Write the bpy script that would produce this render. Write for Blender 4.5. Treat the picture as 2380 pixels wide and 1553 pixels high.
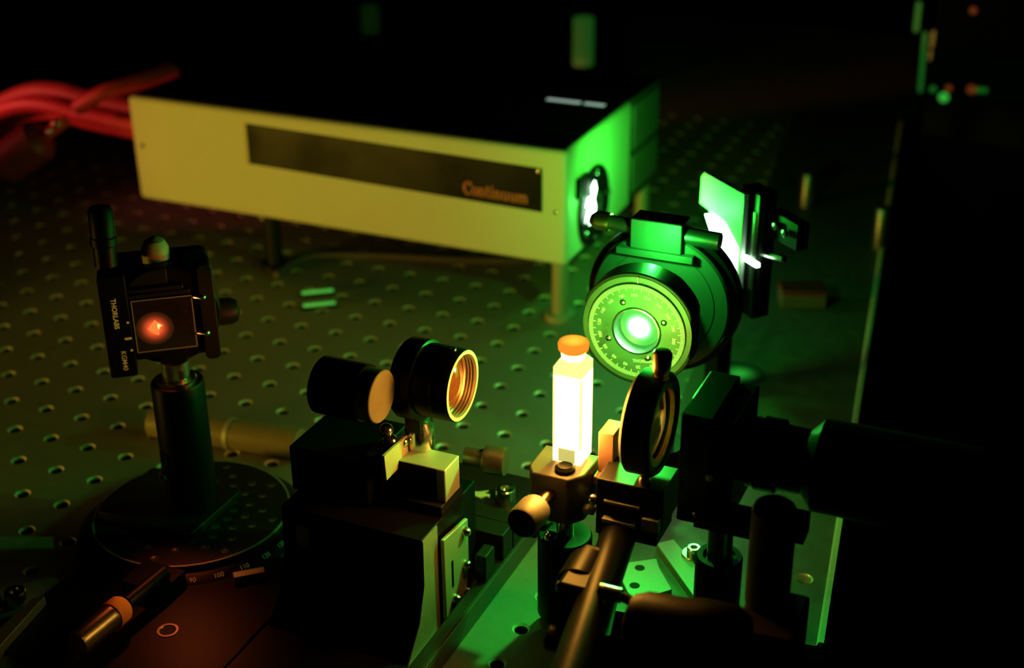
import bpy, math, random
from mathutils import Vector as V, Matrix
random.seed(4)
for o in list(bpy.data.objects):
    bpy.data.objects.remove(o)
sc = bpy.context.scene
COL = sc.collection
S = 0.001                                   # every length below is in millimetres

# ------------------------------------------------------------------ camera
CAM = V((417.0, -685.7, 370.8)); FPX = 3175.7
AX_R = V((0.91448933, 0.40451456, -0.00878878))
AX_U = V((-0.16846515, 0.40042005, 0.90071265))
AX_F = V((-0.36787058, 0.8222115, -0.43432647))
cd = bpy.data.cameras.new('camera'); cam = bpy.data.objects.new('camera', cd); COL.objects.link(cam)
cd.sensor_width = 36; cd.lens = FPX / 2380 * 36; cd.clip_start = 0.01; cd.clip_end = 20
cam.matrix_world = Matrix(((AX_R.x, AX_U.x, -AX_F.x, CAM.x * S), (AX_R.y, AX_U.y, -AX_F.y, CAM.y * S),
                           (AX_R.z, AX_U.z, -AX_F.z, CAM.z * S), (0, 0, 0, 1)))
cd.dof.use_dof = True; cd.dof.focus_distance = 0.575; cd.dof.aperture_fstop = 7.0
sc.camera = cam
sc.view_settings.view_transform = 'Standard'; sc.view_settings.look = 'None'
sc.view_settings.exposure = 0; sc.view_settings.gamma = 1; sc.view_settings.use_curve_mapping = False
w = bpy.data.worlds.new('dark_room'); sc.world = w; w.use_nodes = True
w.node_tree.nodes['Background'].inputs[0].default_value = (0.6, 1, 0.5, 1)
w.node_tree.nodes['Background'].inputs[1].default_value = 0.0001

# ------------------------------------------------------------------ added lamps, and stand-ins for beam scatter and fluorescence
def point(name, loc, power, color, radius):
    l = bpy.data.lights.new(name, 'POINT'); l.energy = power; l.color = color; l.shadow_soft_size = radius * S
    o = bpy.data.objects.new(name, l); COL.objects.link(o); o.location = V(loc) * S
    return o
GREEN = (0.03, 1.0, 0.05)
def aim(o, to): o.rotation_euler = (V(to) * S - o.location).to_track_quat('-Z', 'Y').to_euler()
def area(name, loc, to, size, power, color, spread=180):
    l = bpy.data.lights.new(name, 'AREA'); l.shape = 'DISK'; l.size = size * S; l.energy = power; l.color = color; l.spread = math.radians(spread)
    o = bpy.data.objects.new(name, l); COL.objects.link(o); o.location = V(loc) * S; aim(o, to); return o
sl = bpy.data.lights.new('warm_added_spot', 'SPOT'); sl.energy = 8.2; sl.color = (1.0, 0.62, 0.04); sl.shadow_soft_size = 0.03
sl.spot_size = math.radians(37); sl.spot_blend = 0.45  # added out-of-frame spot that brightens only the laser housing
so = bpy.data.objects.new('warm_added_spot', sl); COL.objects.link(so); so.location = V((-420, -620, 44)) * S; aim(so, (15, 42, 84))
def spot(name, loc, to, deg, power, color, radius, blend=0.6):
    l = bpy.data.lights.new(name, 'SPOT'); l.energy = power; l.color = color; l.shadow_soft_size = radius * S; l.spot_size = math.radians(deg); l.spot_blend = blend
    o = bpy.data.objects.new(name, l); COL.objects.link(o); o.location = V(loc) * S; aim(o, to); return o
spot('red_added_spot', (-560, -140, 150), (-290, 80, 95), 30, 3.4, (1.0, 0.13, 0.10), 15, 0.8)  # added out-of-frame red spot aimed at the hoses
spot('collected_fluorescence', (166, -238, 106.5), (45, -238, 107), 34, 0.30, (1.0, 0.13, 0.035), 6)
area('diffracted_order', (41, -243.5, 105), (84, -298, 4), 6, 0.006, (1.0, 0.14, 0.03), 44)
point('beam_scatter_behind_polarizer', (246, -147, 140), 0.17, (0.03, 1.0, 0.06), 2)
point('beam_scatter_at_mirror', (224, -40, 114), 0.26, GREEN, 4)
area('beam_halo_on_laser', (192, 62, 124), (128, 112, 80), 10, 0.042, (0.05, 1.0, 0.04), 100)
point('beam_scatter_at_laser_exit', (150, 84, 66), 0.04, (0.05, 1.0, 0.1), 3)
area('beam_entry_glow', (243, -229, 112), (245, -168, 111), 6, 0.05, (0.06, 1.0, 0.05), 75)
area('polarized_beam', (245.5, -169.5, 110), (245.5, -400, 110), 8, 0.36, (0.04, 1.0, 0.06))

# ------------------------------------------------------------------ measuring helpers (pixel of the photograph -> point on a known plane)
def ray(px, py): return AX_F + AX_R * ((px - 1190) / FPX) - AX_U * ((py - 776.5) / FPX)
def onx(px, py, x): d = ray(px, py); return CAM + d * ((x - CAM.x) / d.x)
def ony(px, py, y): d = ray(px, py); return CAM + d * ((y - CAM.y) / d.y)
def onz(px, py, z): d = ray(px, py); return CAM + d * ((z - CAM.z) / d.z)

# ------------------------------------------------------------------ materials
MATS = {}
def mat(name, base, rough=0.5, metal=0.0, spec=0.5, noise=0.0, scale=200, bump=0.0, coat=0.0, trans=0.0, ior=1.5, rvar=0.0, stretch=None):
    m = bpy.data.materials.new(name); m.use_nodes = True; nt = m.node_tree
    b = nt.nodes['Principled BSDF']
    b.inputs['Base Color'].default_value = (*base, 1); b.inputs['Roughness'].default_value = rough
    b.inputs['Metallic'].default_value = metal; b.inputs['Specular IOR Level'].default_value = spec
    b.inputs['Coat Weight'].default_value = coat; b.inputs['Transmission Weight'].default_value = trans
    b.inputs['IOR'].default_value = ior
    if noise or bump or rvar:
        tc = nt.nodes.new('ShaderNodeTexCoord'); n = nt.nodes.new('ShaderNodeTexNoise')
        n.inputs['Scale'].default_value = scale; n.inputs['Detail'].default_value = 5
        src = tc.outputs['Object']
        if stretch:
            mp = nt.nodes.new('ShaderNodeMapping'); mp.inputs['Scale'].default_value = stretch
            nt.links.new(src, mp.inputs['Vector']); src = mp.outputs['Vector']
        nt.links.new(src, n.inputs['Vector'])
        if noise:
            mx = nt.nodes.new('ShaderNodeMix'); mx.data_type = 'RGBA'
            mx.inputs[6].default_value = (*[c * (1 - noise) for c in base], 1)
            mx.inputs[7].default_value = (*[min(1, c * (1 + noise)) for c in base], 1)
            nt.links.new(n.outputs['Fac'], mx.inputs[0]); nt.links.new(mx.outputs[2], b.inputs['Base Color'])
        if rvar:
            mr = nt.nodes.new('ShaderNodeMapRange'); mr.inputs[1].default_value = 0.3; mr.inputs[2].default_value = 0.7
            mr.inputs[3].default_value = max(0.02, rough - rvar); mr.inputs[4].default_value = rough + rvar
            nt.links.new(n.outputs['Fac'], mr.inputs[0]); nt.links.new(mr.outputs[0], b.inputs['Roughness'])
        if bump:
            bp = nt.nodes.new('ShaderNodeBump'); bp.inputs['Strength'].default_value = bump; bp.inputs['Distance'].default_value = 0.0002
            nt.links.new(n.outputs['Fac'], bp.inputs['Height']); nt.links.new(bp.outputs[0], b.inputs['Normal'])
    MATS[name] = m; return m
def emit(name, col, strength, base=(0.5, 0.5, 0.5), rough=0.3):
    m = mat(name, base, rough); b = m.node_tree.nodes['Principled BSDF']
    b.inputs['Emission Color'].default_value = (*col, 1); b.inputs['Emission Strength'].default_value = strength
    return m
mat('holder_metal', (0.06, 0.058, 0.055), 0.45, 0.1, 0.4, noise=0.15, scale=900)
mat('lens_lit_orange', (0.15, 0.03, 0.02), 0.08, 0.0, 0.8, noise=0.3, scale=350, coat=1.0)  # the cuvette's orange light on the lens is put into its colour
mat('anodized', (0.004, 0.004, 0.004), 0.42, 0.0, 0.13, noise=0.25, scale=900, bump=0.05)
mat('anodized_satin', (0.008, 0.008, 0.008), 0.5, 0.0, 0.25, noise=0.2, scale=1500, bump=0.08)
mat('grey_anodized', (0.10, 0.10, 0.10), 0.5, 0.2, 0.4, noise=0.1, scale=600)
mat('black_gloss', (0.005, 0.005, 0.005), 0.22, 0.0, 0.5, noise=0.2, scale=500, rvar=0.05)
mat('black_paint', (0.004, 0.004, 0.004), 0.6, 0.0, 0.12, noise=0.2, scale=300)
mat('black_plastic', (0.003, 0.003, 0.003), 0.5, 0.0, 0.1, noise=0.2, scale=400)
mat('table_skin', (0.22, 0.22, 0.212), 0.6, 0.2, 0.4, noise=0.18, scale=140, rvar=0.08)
mat('hole_wall', (0.75, 0.74, 0.70), 0.45, 0.35, 0.5, noise=0.2, scale=900)
mat('thread_dark', (0.10, 0.10, 0.095), 0.45, 0.6, 0.5, noise=0.2, scale=900)
mat('hole_bottom', (0.01, 0.01, 0.01), 0.8)
mat('dull_aluminium', (0.34, 0.34, 0.33), 0.5, 0.5, 0.5, noise=0.2, scale=260, bump=0.05, rvar=0.1)
mat('scratched_plate', (0.13, 0.13, 0.125), 0.55, 0.45, 0.4, noise=0.35, scale=120, rvar=0.12)
mat('bead_blast', (0.42, 0.42, 0.40), 0.6, 0.6, 0.5, noise=0.15, scale=2500, bump=0.15)
mat('steel', (0.62, 0.61, 0.58), 0.22, 1.0, 0.5, noise=0.1, scale=300, rvar=0.06)
mat('brass', (0.62, 0.42, 0.20), 0.3, 1.0, 0.5, noise=0.15, scale=400)
mat('dark_anodized', (0.022, 0.022, 0.021), 0.45, 0.0, 0.3, noise=0.15, scale=900)
mat('thread_metal', (0.30, 0.22, 0.18), 0.3, 0.7, 0.5, noise=0.1, scale=600)
mat('copper_block', (0.30, 0.15, 0.11), 0.45, 0.2, 0.4, noise=0.1, scale=300)
mat('highlight_pale', (0.62, 0.62, 0.60), 0.5, 0.1, 0.5, noise=0.2, scale=300)
mat('dark_steel', (0.18, 0.18, 0.17), 0.35, 0.9, 0.5, noise=0.15, scale=400)
mat('white_enamel', (0.74, 0.74, 0.71), 0.5, 0.0, 0.4, noise=0.03, scale=60, bump=0.02)
mat('smoked_acrylic', (0.010, 0.010, 0.008), 0.3, 0.0, 0.3, noise=0.3, scale=25, rvar=0.1)
mat('red_print', (0.80, 0.20, 0.15), 0.5, noise=0.05, scale=100)
mat('white_print', (0.85, 0.85, 0.83), 0.6, noise=0.05, scale=500)
mat('grey_print', (0.16, 0.16, 0.155), 0.6, noise=0.2, scale=500)
mat('dial_metal', (0.085, 0.09, 0.08), 0.42, 0.35, 0.5, noise=0.22, scale=90, rvar=0.1)
mat('glass', (1, 1, 1), 0.03, 0, 0.5, trans=1.0, ior=1.5, noise=0.01, scale=50)
def thin_glass(name):
    m = bpy.data.materials.new(name); m.use_nodes = True; nt = m.node_tree; nt.nodes.remove(nt.nodes['Principled BSDF'])
    tr = nt.nodes.new('ShaderNodeBsdfTransparent'); tr.inputs[0].default_value = (0.93, 0.95, 0.93, 1)
    gl = nt.nodes.new('ShaderNodeBsdfGlossy'); gl.inputs['Roughness'].default_value = 0.06
    fr = nt.nodes.new('ShaderNodeFresnel'); fr.inputs['IOR'].default_value = 1.75; mx = nt.nodes.new('ShaderNodeMixShader')
    nt.links.new(fr.outputs[0], mx.inputs[0]); nt.links.new(tr.outputs[0], mx.inputs[1]); nt.links.new(gl.outputs[0], mx.inputs[2])
    nt.links.new(mx.outputs[0], nt.nodes['Material Output'].inputs['Surface']); MATS[name] = m
thin_glass('lens_glass')
mat('grating_glass', (0.02, 0.012, 0.012), 0.08, 0.0, 0.7, noise=0.6, scale=220, rvar=0.05)
mat('cable_red', (0.60, 0.06, 0.06), 0.45, 0, 0.4, noise=0.2, scale=60)
mat('cable_brown', (0.48, 0.09, 0.06), 0.5, 0, 0.4, noise=0.25, scale=50)
mat('cable_grey', (0.10, 0.09, 0.085), 0.55, 0, 0.3, noise=0.2, scale=60)
mat('dark_red_plastic', (0.16, 0.02, 0.02), 0.45, 0, 0.4, noise=0.2, scale=60)
mat('stopper', (0.85, 0.33, 0.12), 0.5, 0, 0.3, noise=0.05, scale=100)
def translucent(name, col):
    m = bpy.data.materials.new(name); m.use_nodes = True; nt = m.node_tree; nt.nodes.remove(nt.nodes['Principled BSDF'])
    tr = nt.nodes.new('ShaderNodeBsdfTranslucent'); df = nt.nodes.new('ShaderNodeBsdfDiffuse'); mx = nt.nodes.new('ShaderNodeMixShader'); mx.inputs[0].default_value = 0.35
    tr.inputs[0].default_value = (*col, 1); df.inputs[0].default_value = (*col, 1)
    nt.links.new(tr.outputs[0], mx.inputs[1]); nt.links.new(df.outputs[0], mx.inputs[2]); nt.links.new(mx.outputs[0], nt.nodes['Material Output'].inputs['Surface']); MATS[name] = m
translucent('stopper_rubber', (0.80, 0.30, 0.16))
mat('pale_polymer', (0.36, 0.31, 0.24), 0.5, 0, 0.4, noise=0.15, scale=150)
mat('pale_dark', (0.20, 0.17, 0.11), 0.45, 0, 0.4, noise=0.2, scale=120)
mat('green_label', (0.10, 0.55, 0.12), 0.5, 0, 0.4, noise=0.1, scale=100)
mat('silver_label', (0.75, 0.77, 0.85), 0.35, 0.3, 0.5, noise=0.05, scale=100)
mat('room_black', (0.004, 0.004, 0.004), 0.9, 0, 0.1, noise=0.3, scale=10)
mat('white_ceramic', (0.80, 0.80, 0.78), 0.45, 0, 0.4, noise=0.04, scale=200)
mat('glue', (0.55, 0.52, 0.40), 0.6, 0, 0.3, noise=0.2, scale=400)
emit('dye_liquid', (1.0, 0.42, 0.045), 88)
emit('glass_glow', (1.0, 0.52, 0.09), 14.0)
emit('glass_glow_dim', (1.0, 0.92, 0.24), 0.62)
emit('entrance_glow', (1.0, 0.75, 0.06), 26)
emit('glass_edge', (1.0, 0.78, 0.30), 1.5)
emit('glass_shoulder', (1.0, 0.72, 0.20), 1.7)
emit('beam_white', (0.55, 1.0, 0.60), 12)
emit('beam_green', (0.06, 1.0, 0.16), 0.34)
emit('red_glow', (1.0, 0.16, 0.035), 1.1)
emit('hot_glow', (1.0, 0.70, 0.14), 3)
emit('green_glow', (0.06, 1, 0.10), 0.36)
emit('cover_reflection', (0.8, 1.0, 0.95), 0.34)
emit('led_red', (1, 0.05, 0.02), 0.10)
emit('led_amber', (1, 0.5, 0.06), 0.12)
def soft_spot(name, col, strength, radius, floor=(0, 0, 0)):
    m = mat(name, (0.05, 0.05, 0.05), 0.3); nt = m.node_tree; b = nt.nodes['Principled BSDF']
    tc = nt.nodes.new('ShaderNodeTexCoord'); ln = nt.nodes.new('ShaderNodeVectorMath'); ln.operation = 'LENGTH'
    mr = nt.nodes.new('ShaderNodeMapRange'); mr.interpolation_type = 'SMOOTHSTEP'
    mr.inputs[1].default_value = 0; mr.inputs[2].default_value = radius * S; mr.inputs[3].default_value = 1; mr.inputs[4].default_value = 0
    pw = nt.nodes.new('ShaderNodeMath'); pw.operation = 'POWER'; pw.inputs[1].default_value = 2.2
    mx = nt.nodes.new('ShaderNodeMix'); mx.data_type = 'RGBA'; mx.inputs[6].default_value = (*floor, 1); mx.inputs[7].default_value = (*[c * strength for c in col], 1)
    nt.links.new(tc.outputs['Object'], ln.inputs[0]); nt.links.new(ln.outputs['Value'], mr.inputs[0]); nt.links.new(mr.outputs[0], pw.inputs[0]); nt.links.new(pw.outputs[0], mx.inputs[0])
    nt.links.new(mx.outputs[2], b.inputs['Emission Color']); b.inputs['Emission Strength'].default_value = 1
    return m
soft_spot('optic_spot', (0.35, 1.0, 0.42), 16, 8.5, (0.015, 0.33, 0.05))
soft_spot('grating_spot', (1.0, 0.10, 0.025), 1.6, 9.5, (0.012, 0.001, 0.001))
# ------------------------------------------------------------------ mesh builder
ORIG = {}                                    # world position (mm) of every parent
class MB:
    def __init__(s, M=None): s.v = []; s.f = []; s.mi = []; s.M = M; s.cur = 0
    def add(s, vs, fs):
        n = len(s.v)
        for p in vs:
            p = V(p); s.v.append(s.M @ p if s.M else p)
        for f in fs: s.f.append([i + n for i in f]); s.mi.append(s.cur)
        return s
    def box(s, a, b):
        x0, y0, z0 = a; x1, y1, z1 = b
        return s.add([(x0,y0,z0),(x1,y0,z0),(x1,y1,z0),(x0,y1,z0),(x0,y0,z1),(x1,y0,z1),(x1,y1,z1),(x0,y1,z1)],
                     [(3,2,1,0),(4,5,6,7),(0,1,5,4),(1,2,6,5),(2,3,7,6),(3,0,4,7)])
    def lathe(s, o, ax, prof, n=36, closed=False):
        o = V(o); ax = V(ax).normalized(); t = V((0,0,1)) if abs(ax.z) < 0.9 else V((1,0,0))
        e1 = ax.cross(t).normalized(); e2 = ax.cross(e1)
        vs = []; fs = []; ring = []
        for (h, r) in prof:
            if r < 1e-6: ring.append([len(vs)]); vs.append(o + ax * h)
            else:
                ring.append(list(range(len(vs), len(vs) + n)))
                for k in range(n):
                    a = 2 * math.pi * k / n
                    vs.append(o + ax * h + (e1 * math.cos(a) + e2 * math.sin(a)) * r)
        pairs = list(zip(ring, ring[1:])) + ([(ring[-1], ring[0])] if closed else [])
        for A, B in pairs:
            for k in range(n):
                k2 = (k + 1) % n
                if len(A) == 1 and len(B) == 1: continue
                if len(A) == 1: fs.append((A[0], B[k2], B[k]))
                elif len(B) == 1: fs.append((A[k], A[k2], B[0]))
                else: fs.append((A[k], A[k2], B[k2], B[k]))
        return s.add(vs, fs)
    def cyl(s, p0, p1, r0, r1=None, n=28):
        p0 = V(p0); p1 = V(p1); r1 = r0 if r1 is None else r1; L = (p1 - p0).length
        c = min(0.25 * r0, 0.35, L * 0.2)
        return s.lathe(p0, p1 - p0, [(0,0),(0,r0-c),(c,r0),(L-c,r1),(L,r1-c),(L,0)], n)
    def ring(s, o, ax, ri, ro, h0, h1, n=48):
        return s.lathe(o, ax, [(h0,ri),(h0,ro),(h1,ro),(h1,ri)], n, closed=True)
    def ball(s, c, r, n=16):
        return s.lathe(V(c) - V((0,0,r)), (0,0,1), [(r - r*math.cos(math.pi*k/10), r*math.sin(math.pi*k/10) if 0 < k < 10 else 0) for k in range(11)], n)
    def prism(s, poly, o, u, v, d):          # polygon in (u, v) at o, extruded by vector d
        o = V(o); u = V(u); v = V(v); d = V(d); n = len(poly)
        vs = [o + u*a + v*b for a, b in poly] + [o + u*a + v*b + d for a, b in poly]
        return s.add(vs, [tuple(range(n))[::-1], tuple(range(n, 2*n))] + [(k, (k+1) % n, n + (k+1) % n, n + k) for k in range(n)])
    def tube(s, path, r, n=12):
        P = [V(p) for p in path]; vs = []; fs = []; rr = r if isinstance(r, list) else [r] * len(P)
        pe = None
        for i, p in enumerate(P):
            t = (P[min(i+1, len(P)-1)] - P[max(i-1, 0)]).normalized()
            if pe is None: pe = t.cross(V((0,0,1)) if abs(t.z) < 0.9 else V((1,0,0))).normalized()
            e1 = (pe - t * pe.dot(t)).normalized(); pe = e1; e2 = t.cross(e1)
            for k in range(n):
                a = 2*math.pi*k/n; vs.append(p + (e1*math.cos(a) + e2*math.sin(a)) * rr[i])
        for i in range(len(P)-1):
            for k in range(n): fs.append((i*n+k, i*n+(k+1) % n, (i+1)*n+(k+1) % n, (i+1)*n+k))
        fs.append(tuple(range(n))[::-1]); fs.append(tuple(range((len(P)-1)*n, len(P)*n)))
        return s.add(vs, fs)
    def build(s, name, mats, parent=None, bevel=0.0, label=None, origin=None, seg=2):
        org = V(origin) if origin else V((0,0,0))
        if parent is not None and origin is None: org = ORIG[parent.name]
        me = bpy.data.meshes.new(name)
        me.from_pydata([(p - org) * S for p in s.v], [], s.f)
        mats = mats if isinstance(mats, (list, tuple)) else [mats]
        for m in mats: me.materials.append(MATS[m])
        me.polygons.foreach_set('material_index', s.mi)
        me.polygons.foreach_set('use_smooth', [True] * len(me.polygons))
        import bmesh
        bm = bmesh.new(); bm.from_mesh(me); bmesh.ops.recalc_face_normals(bm, faces=bm.faces); bm.to_mesh(me); bm.free()
        me.set_sharp_from_angle(angle=math.radians(35))
        o = bpy.data.objects.new(name, me); COL.objects.link(o)
        if parent is not None:
            o.parent = parent; o.location = (org - ORIG[parent.name]) * S
        else: o.location = org * S
        ORIG[o.name] = org
        if bevel:
            b = o.modifiers.new('edge', 'BEVEL'); b.width = bevel * S; b.segments = seg; b.limit_method = 'ANGLE'; b.angle_limit = math.radians(37)
            b.harden_normals = False
        if label: o['label'] = label
        return o
def thing(name, loc, label, cat, group=None):
    e = bpy.data.objects.new(name, None); COL.objects.link(e); e.empty_display_size = 0.005
    e.location = V(loc) * S; ORIG[e.name] = V(loc); e['label'] = label; e['category'] = cat
    if group: e['group'] = group
    return e
def tag(o, label, cat, group=None, kind=None):
    if label: o['label'] = label
    if cat: o['category'] = cat
    if group: o['group'] = group
    if kind: o['kind'] = kind
    return o
def frame(o, u, v):                          # local x = u, y = v, z = u x v
    u = V(u).normalized(); v = V(v).normalized(); w_ = u.cross(v); o = V(o)
    return Matrix(((u.x, v.x, w_.x, o.x), (u.y, v.y, w_.y, o.y), (u.z, v.z, w_.z, o.z), (0,0,0,1)))
_txt = {}
def text_mesh(st, size, bold=0.0):
    k = (st, size, bold)
    if k not in _txt:
        cu = bpy.data.curves.new('lettering', 'FONT'); cu.body = st; cu.size = size; cu.align_x = 'CENTER'; cu.align_y = 'CENTER'; cu.offset = bold; cu.resolution_u = 3
        ob = bpy.data.objects.new('lettering_source', cu); COL.objects.link(ob)
        dg = bpy.context.evaluated_depsgraph_get(); me = bpy.data.meshes.new_from_object(ob.evaluated_get(dg))
        _txt[k] = ([v.co.copy() for v in me.vertices], [list(p.vertices) for p in me.polygons])
        bpy.data.objects.remove(ob); bpy.data.meshes.remove(me)
    return _txt[k]
def text(name, st, size, fn, m, parent, bold=0.0):
    vs, fs = text_mesh(st, size, bold); b = MB(); b.add([fn(p.x, p.y) for p in vs], fs)
    return b.build(name, m, parent)
def plane_fn(o, u, v):
    o = V(o); u = V(u); v = V(v); return lambda x, y: o + u*x + v*y
def smooth_path(pts, k=8):
    P = [V(p) for p in pts]; P = [P[0]*2 - P[1]] + P + [P[-1]*2 - P[-2]]; out = []
    for i in range(1, len(P)-2):
        a, b, c, d = P[i-1:i+3]
        for j in range(k):
            t = j/k; out.append(0.5*((2*b) + (c-a)*t + (2*a-5*b+4*c-d)*t*t + (3*b-a-3*c+d)*t**3))
    out.append(P[-2]); return out
def knurled(mb, o, ax, r, h0, h1, n=40, rows=None, d=0.25):      # diamond knurl as real relief
    rows = rows or max(4, int((h1-h0)/0.9)); prof = []
    o = V(o); ax = V(ax).normalized(); t = V((0,0,1)) if abs(ax.z) < 0.9 else V((1,0,0)); e1 = ax.cross(t).normalized(); e2 = ax.cross(e1)
    vs = []; fs = []
    for i in range(rows+1):
        h = h0 + (h1-h0)*i/rows
        for k in range(2*n):
            a = math.pi*k/n; rr = r - (d if (k+i) % 2 else 0)
            if i in (0, rows): rr = r - d
            vs.append(o + ax*h + (e1*math.cos(a)+e2*math.sin(a))*rr)
    m = 2*n
    for i in range(rows):
        for k in range(m): fs.append((i*m+k, i*m+(k+1) % m, (i+1)*m+(k+1) % m, (i+1)*m+k))
    fs.append(tuple(range(m))[::-1]); fs.append(tuple(range(rows*m, rows*m+m)))
    return mb.add(vs, fs)
def cap_screw(mb, base, ax, r=2.75, h=3.0):  # socket head cap screw
    mb.lathe(base, ax, [(0,0),(0,r),(h-0.4,r),(h,r-0.4),(h,r*0.52),(h-1.6,r*0.5),(h-1.6,0)], 24)

# ================================================================== setting
o = MB().box((-3000,-3000,-910), (3000,3000,-900)).build('floor', 'room_black'); o['kind'] = 'structure'
o = MB().box((-3000,1500,-900), (3000,1510,2200)).build('wall_back', 'room_black'); o['kind'] = 'structure'
o = MB().box((1500,-3000,-900), (1510,1500,2200)).build('wall_right', 'room_black'); o['kind'] = 'structure'
o = MB().box((-2000,-3000,-900), (-1990,1500,2200)).build('wall_left', 'room_black'); o['kind'] = 'structure'

# optical table with its tapped holes
def optical_table():
    t = thing('optical_table', (-100,100,-60), 'grey metal optical table top drilled with a grid of tapped holes', 'table')
    X0, X1, Y0, Y1 = -512.5, 262.5, -362.5, 512.5
    b = MB(); hb = MB(); n = 16
    i = 0
    x = X0
    while x < X1 - 1:
        y = Y0
        while y < Y1 - 1:
            cx, cy = x + 12.5, y + 12.5
            sq = [(x, y), (x+25, y), (x+25, y+25), (x, y+25)]
            ro, ri = 4.0, 3.0
            outer = [(cx + ro*math.cos(2*math.pi*(k+0.5)/n + math.pi), cy + ro*math.sin(2*math.pi*(k+0.5)/n + math.pi), 0) for k in range(n)]
            vs = [(a, c, 0) for a, c in sq] + outer
            fs = []
            quarters = [[0,1,2,3],[4,5,6,7],[8,9,10,11],[12,13,14,15]]
            for q in range(4):
                Q = quarters[q]
                for a, c in zip(Q, Q[1:]): fs.append((q, 4+c, 4+a))
                fs.append((q, (q+1) % 4, 4 + quarters[(q+1) % 4][0], 4 + Q[-1]))
            b.add(vs, fs)
            hb.cur = 0
            mid = [(cx + ri*math.cos(2*math.pi*(k+0.5)/n + math.pi), cy + ri*math.sin(2*math.pi*(k+0.5)/n + math.pi), -1.0) for k in range(n)]
            bot = [(p[0], p[1], -9) for p in mid]
            hb.add(outer + mid, [(k, (k+1) % n, n+(k+1) % n, n+k) for k in range(n)]); hb.cur = 2; hb.add(mid + bot, [(k, (k+1) % n, n+(k+1) % n, n+k) for k in range(n)])
            hb.cur = 1; hb.add(bot, [tuple(range(n))]); hb.cur = 0
            y += 25
        x += 25
    # plain margins and the body of the table
    for a, c in (((-1100,Y0), (X0,Y1)), ((-1100,Y1), (X1,900)), ((-1100,-500), (X1,Y0))):
        b.add([(a[0],a[1],0),(c[0],a[1],0),(c[0],c[1],0),(a[0],c[1],0)], [(0,1,2,3)])
    b.build('table_top', 'table_skin', t)
    h = hb.build('tapped_holes', ['hole_wall', 'hole_bottom', 'thread_dark'], t); h['kind'] = 'stuff'
    MB().box((-1100,-500,-60), (X1,900,-9.2)).build('table_core', 'anodized_satin', t)
    MB().box((-1100,-500.6,-9.2), (X1,-500,0)).box((X1,-500,-9.2), (X1+0.6,900,0)).build('table_rim', 'dull_aluminium', t)
optical_table()

# long aluminium plate lying at an angle along the right edge
PZ = 8
def right_plate():
    a = onz(1915,1505,PZ); c = onz(2088,360,PZ); d = (c - a).normalized(); n = V((-d.y, d.x, 0))
    far = a + d*760
    W = 96
    t = thing('aluminium_plate', (a.x-40, a.y+100, 0), 'long scratched aluminium plate along the right edge of the table', 'plate')
    hole = onz(1868,1345,PZ); r = 3.4; N = 24
    # plate top split around the hole
    loc = lambda s_, q: a + d*s_ + n*q
    hs = (hole-a).dot(d); hq = (hole-a).dot(n)
    b = MB()
    hz = lambda k, rr, z: V((hole.x + rr*math.cos(2*math.pi*k/N), hole.y + rr*math.sin(2*math.pi*k/N), z))
    k = 12
    def quad(s0, s1, q0, q1): b.add([loc(s0,q0), loc(s1,q0), loc(s1,q1), loc(s0,q1)], [(0,1,2,3)])
    quad(0, hs-k, 0, W); quad(hs+k, 760, 0, W); quad(hs-k, hs+k, 0, hq-k); quad(hs-k, hs+k, hq+k, W)
    ang0 = math.atan2(d.y, d.x)
    outer = []; inner = []
    for j in range(N):
        th = 2*math.pi*j/N; ca, sa = math.cos(th), math.sin(th); m_ = k/max(abs(ca), abs(sa))
        outer.append(loc(hs + ca*m_, hq + sa*m_)); inner.append(loc(hs + ca*4.2, hq + sa*4.2))
    b.add(outer + inner, [(j, (j+1) % N, N+(j+1) % N, N+j) for j in range(N)])
    for p, q in ((loc(0,0), loc(760,0)), (loc(760,0), loc(760,W)), (loc(760,W), loc(0,W)), (loc(0,W), loc(0,0))):
        b.add([p, q, q - V((0,0,PZ-0.1)), p - V((0,0,PZ-0.1))], [(0,1,2,3)])
    b.build('plate_body', 'scratched_plate', t)
    hb = MB()
    mid = [loc(hs + math.cos(2*math.pi*j/N)*3.4, hq + math.sin(2*math.pi*j/N)*3.4) - V((0,0,0.8)) for j in range(N)]
    bot = [p - V((0,0,6.8)) for p in mid]
    hb.add(inner + mid + bot, [(j, (j+1) % N, N+(j+1) % N, N+j) for j in range(N)] + [(N+j, N+(j+1) % N, 2*N+(j+1) % N, 2*N+j) for j in range(N)])
    hb.cur = 1; hb.add(bot, [tuple(range(N))])
    hb.build('countersunk_hole', ['hole_wall', 'hole_bottom'], t)
    # pale lip, shaped and coloured as the lit highlight of the right edge
    c0 = loc(0,0.2); c1 = loc(760,0.2); h_ = V((0,0,1))
    MB().add([c0, c0 + n*3.0, c0 + n*2.0 + h_*2.2, c0 + h_*2.2, c1, c1 + n*3.0, c1 + n*2.0 + h_*2.2, c1 + h_*2.2], [(0,1,2,3),(7,6,5,4),(0,4,5,1),(1,5,6,2),(2,6,7,3),(3,7,4,0)]).build('edge_highlight', 'highlight_pale', t)
    return a, d, n
PA, PD, PN = right_plate()

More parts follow.
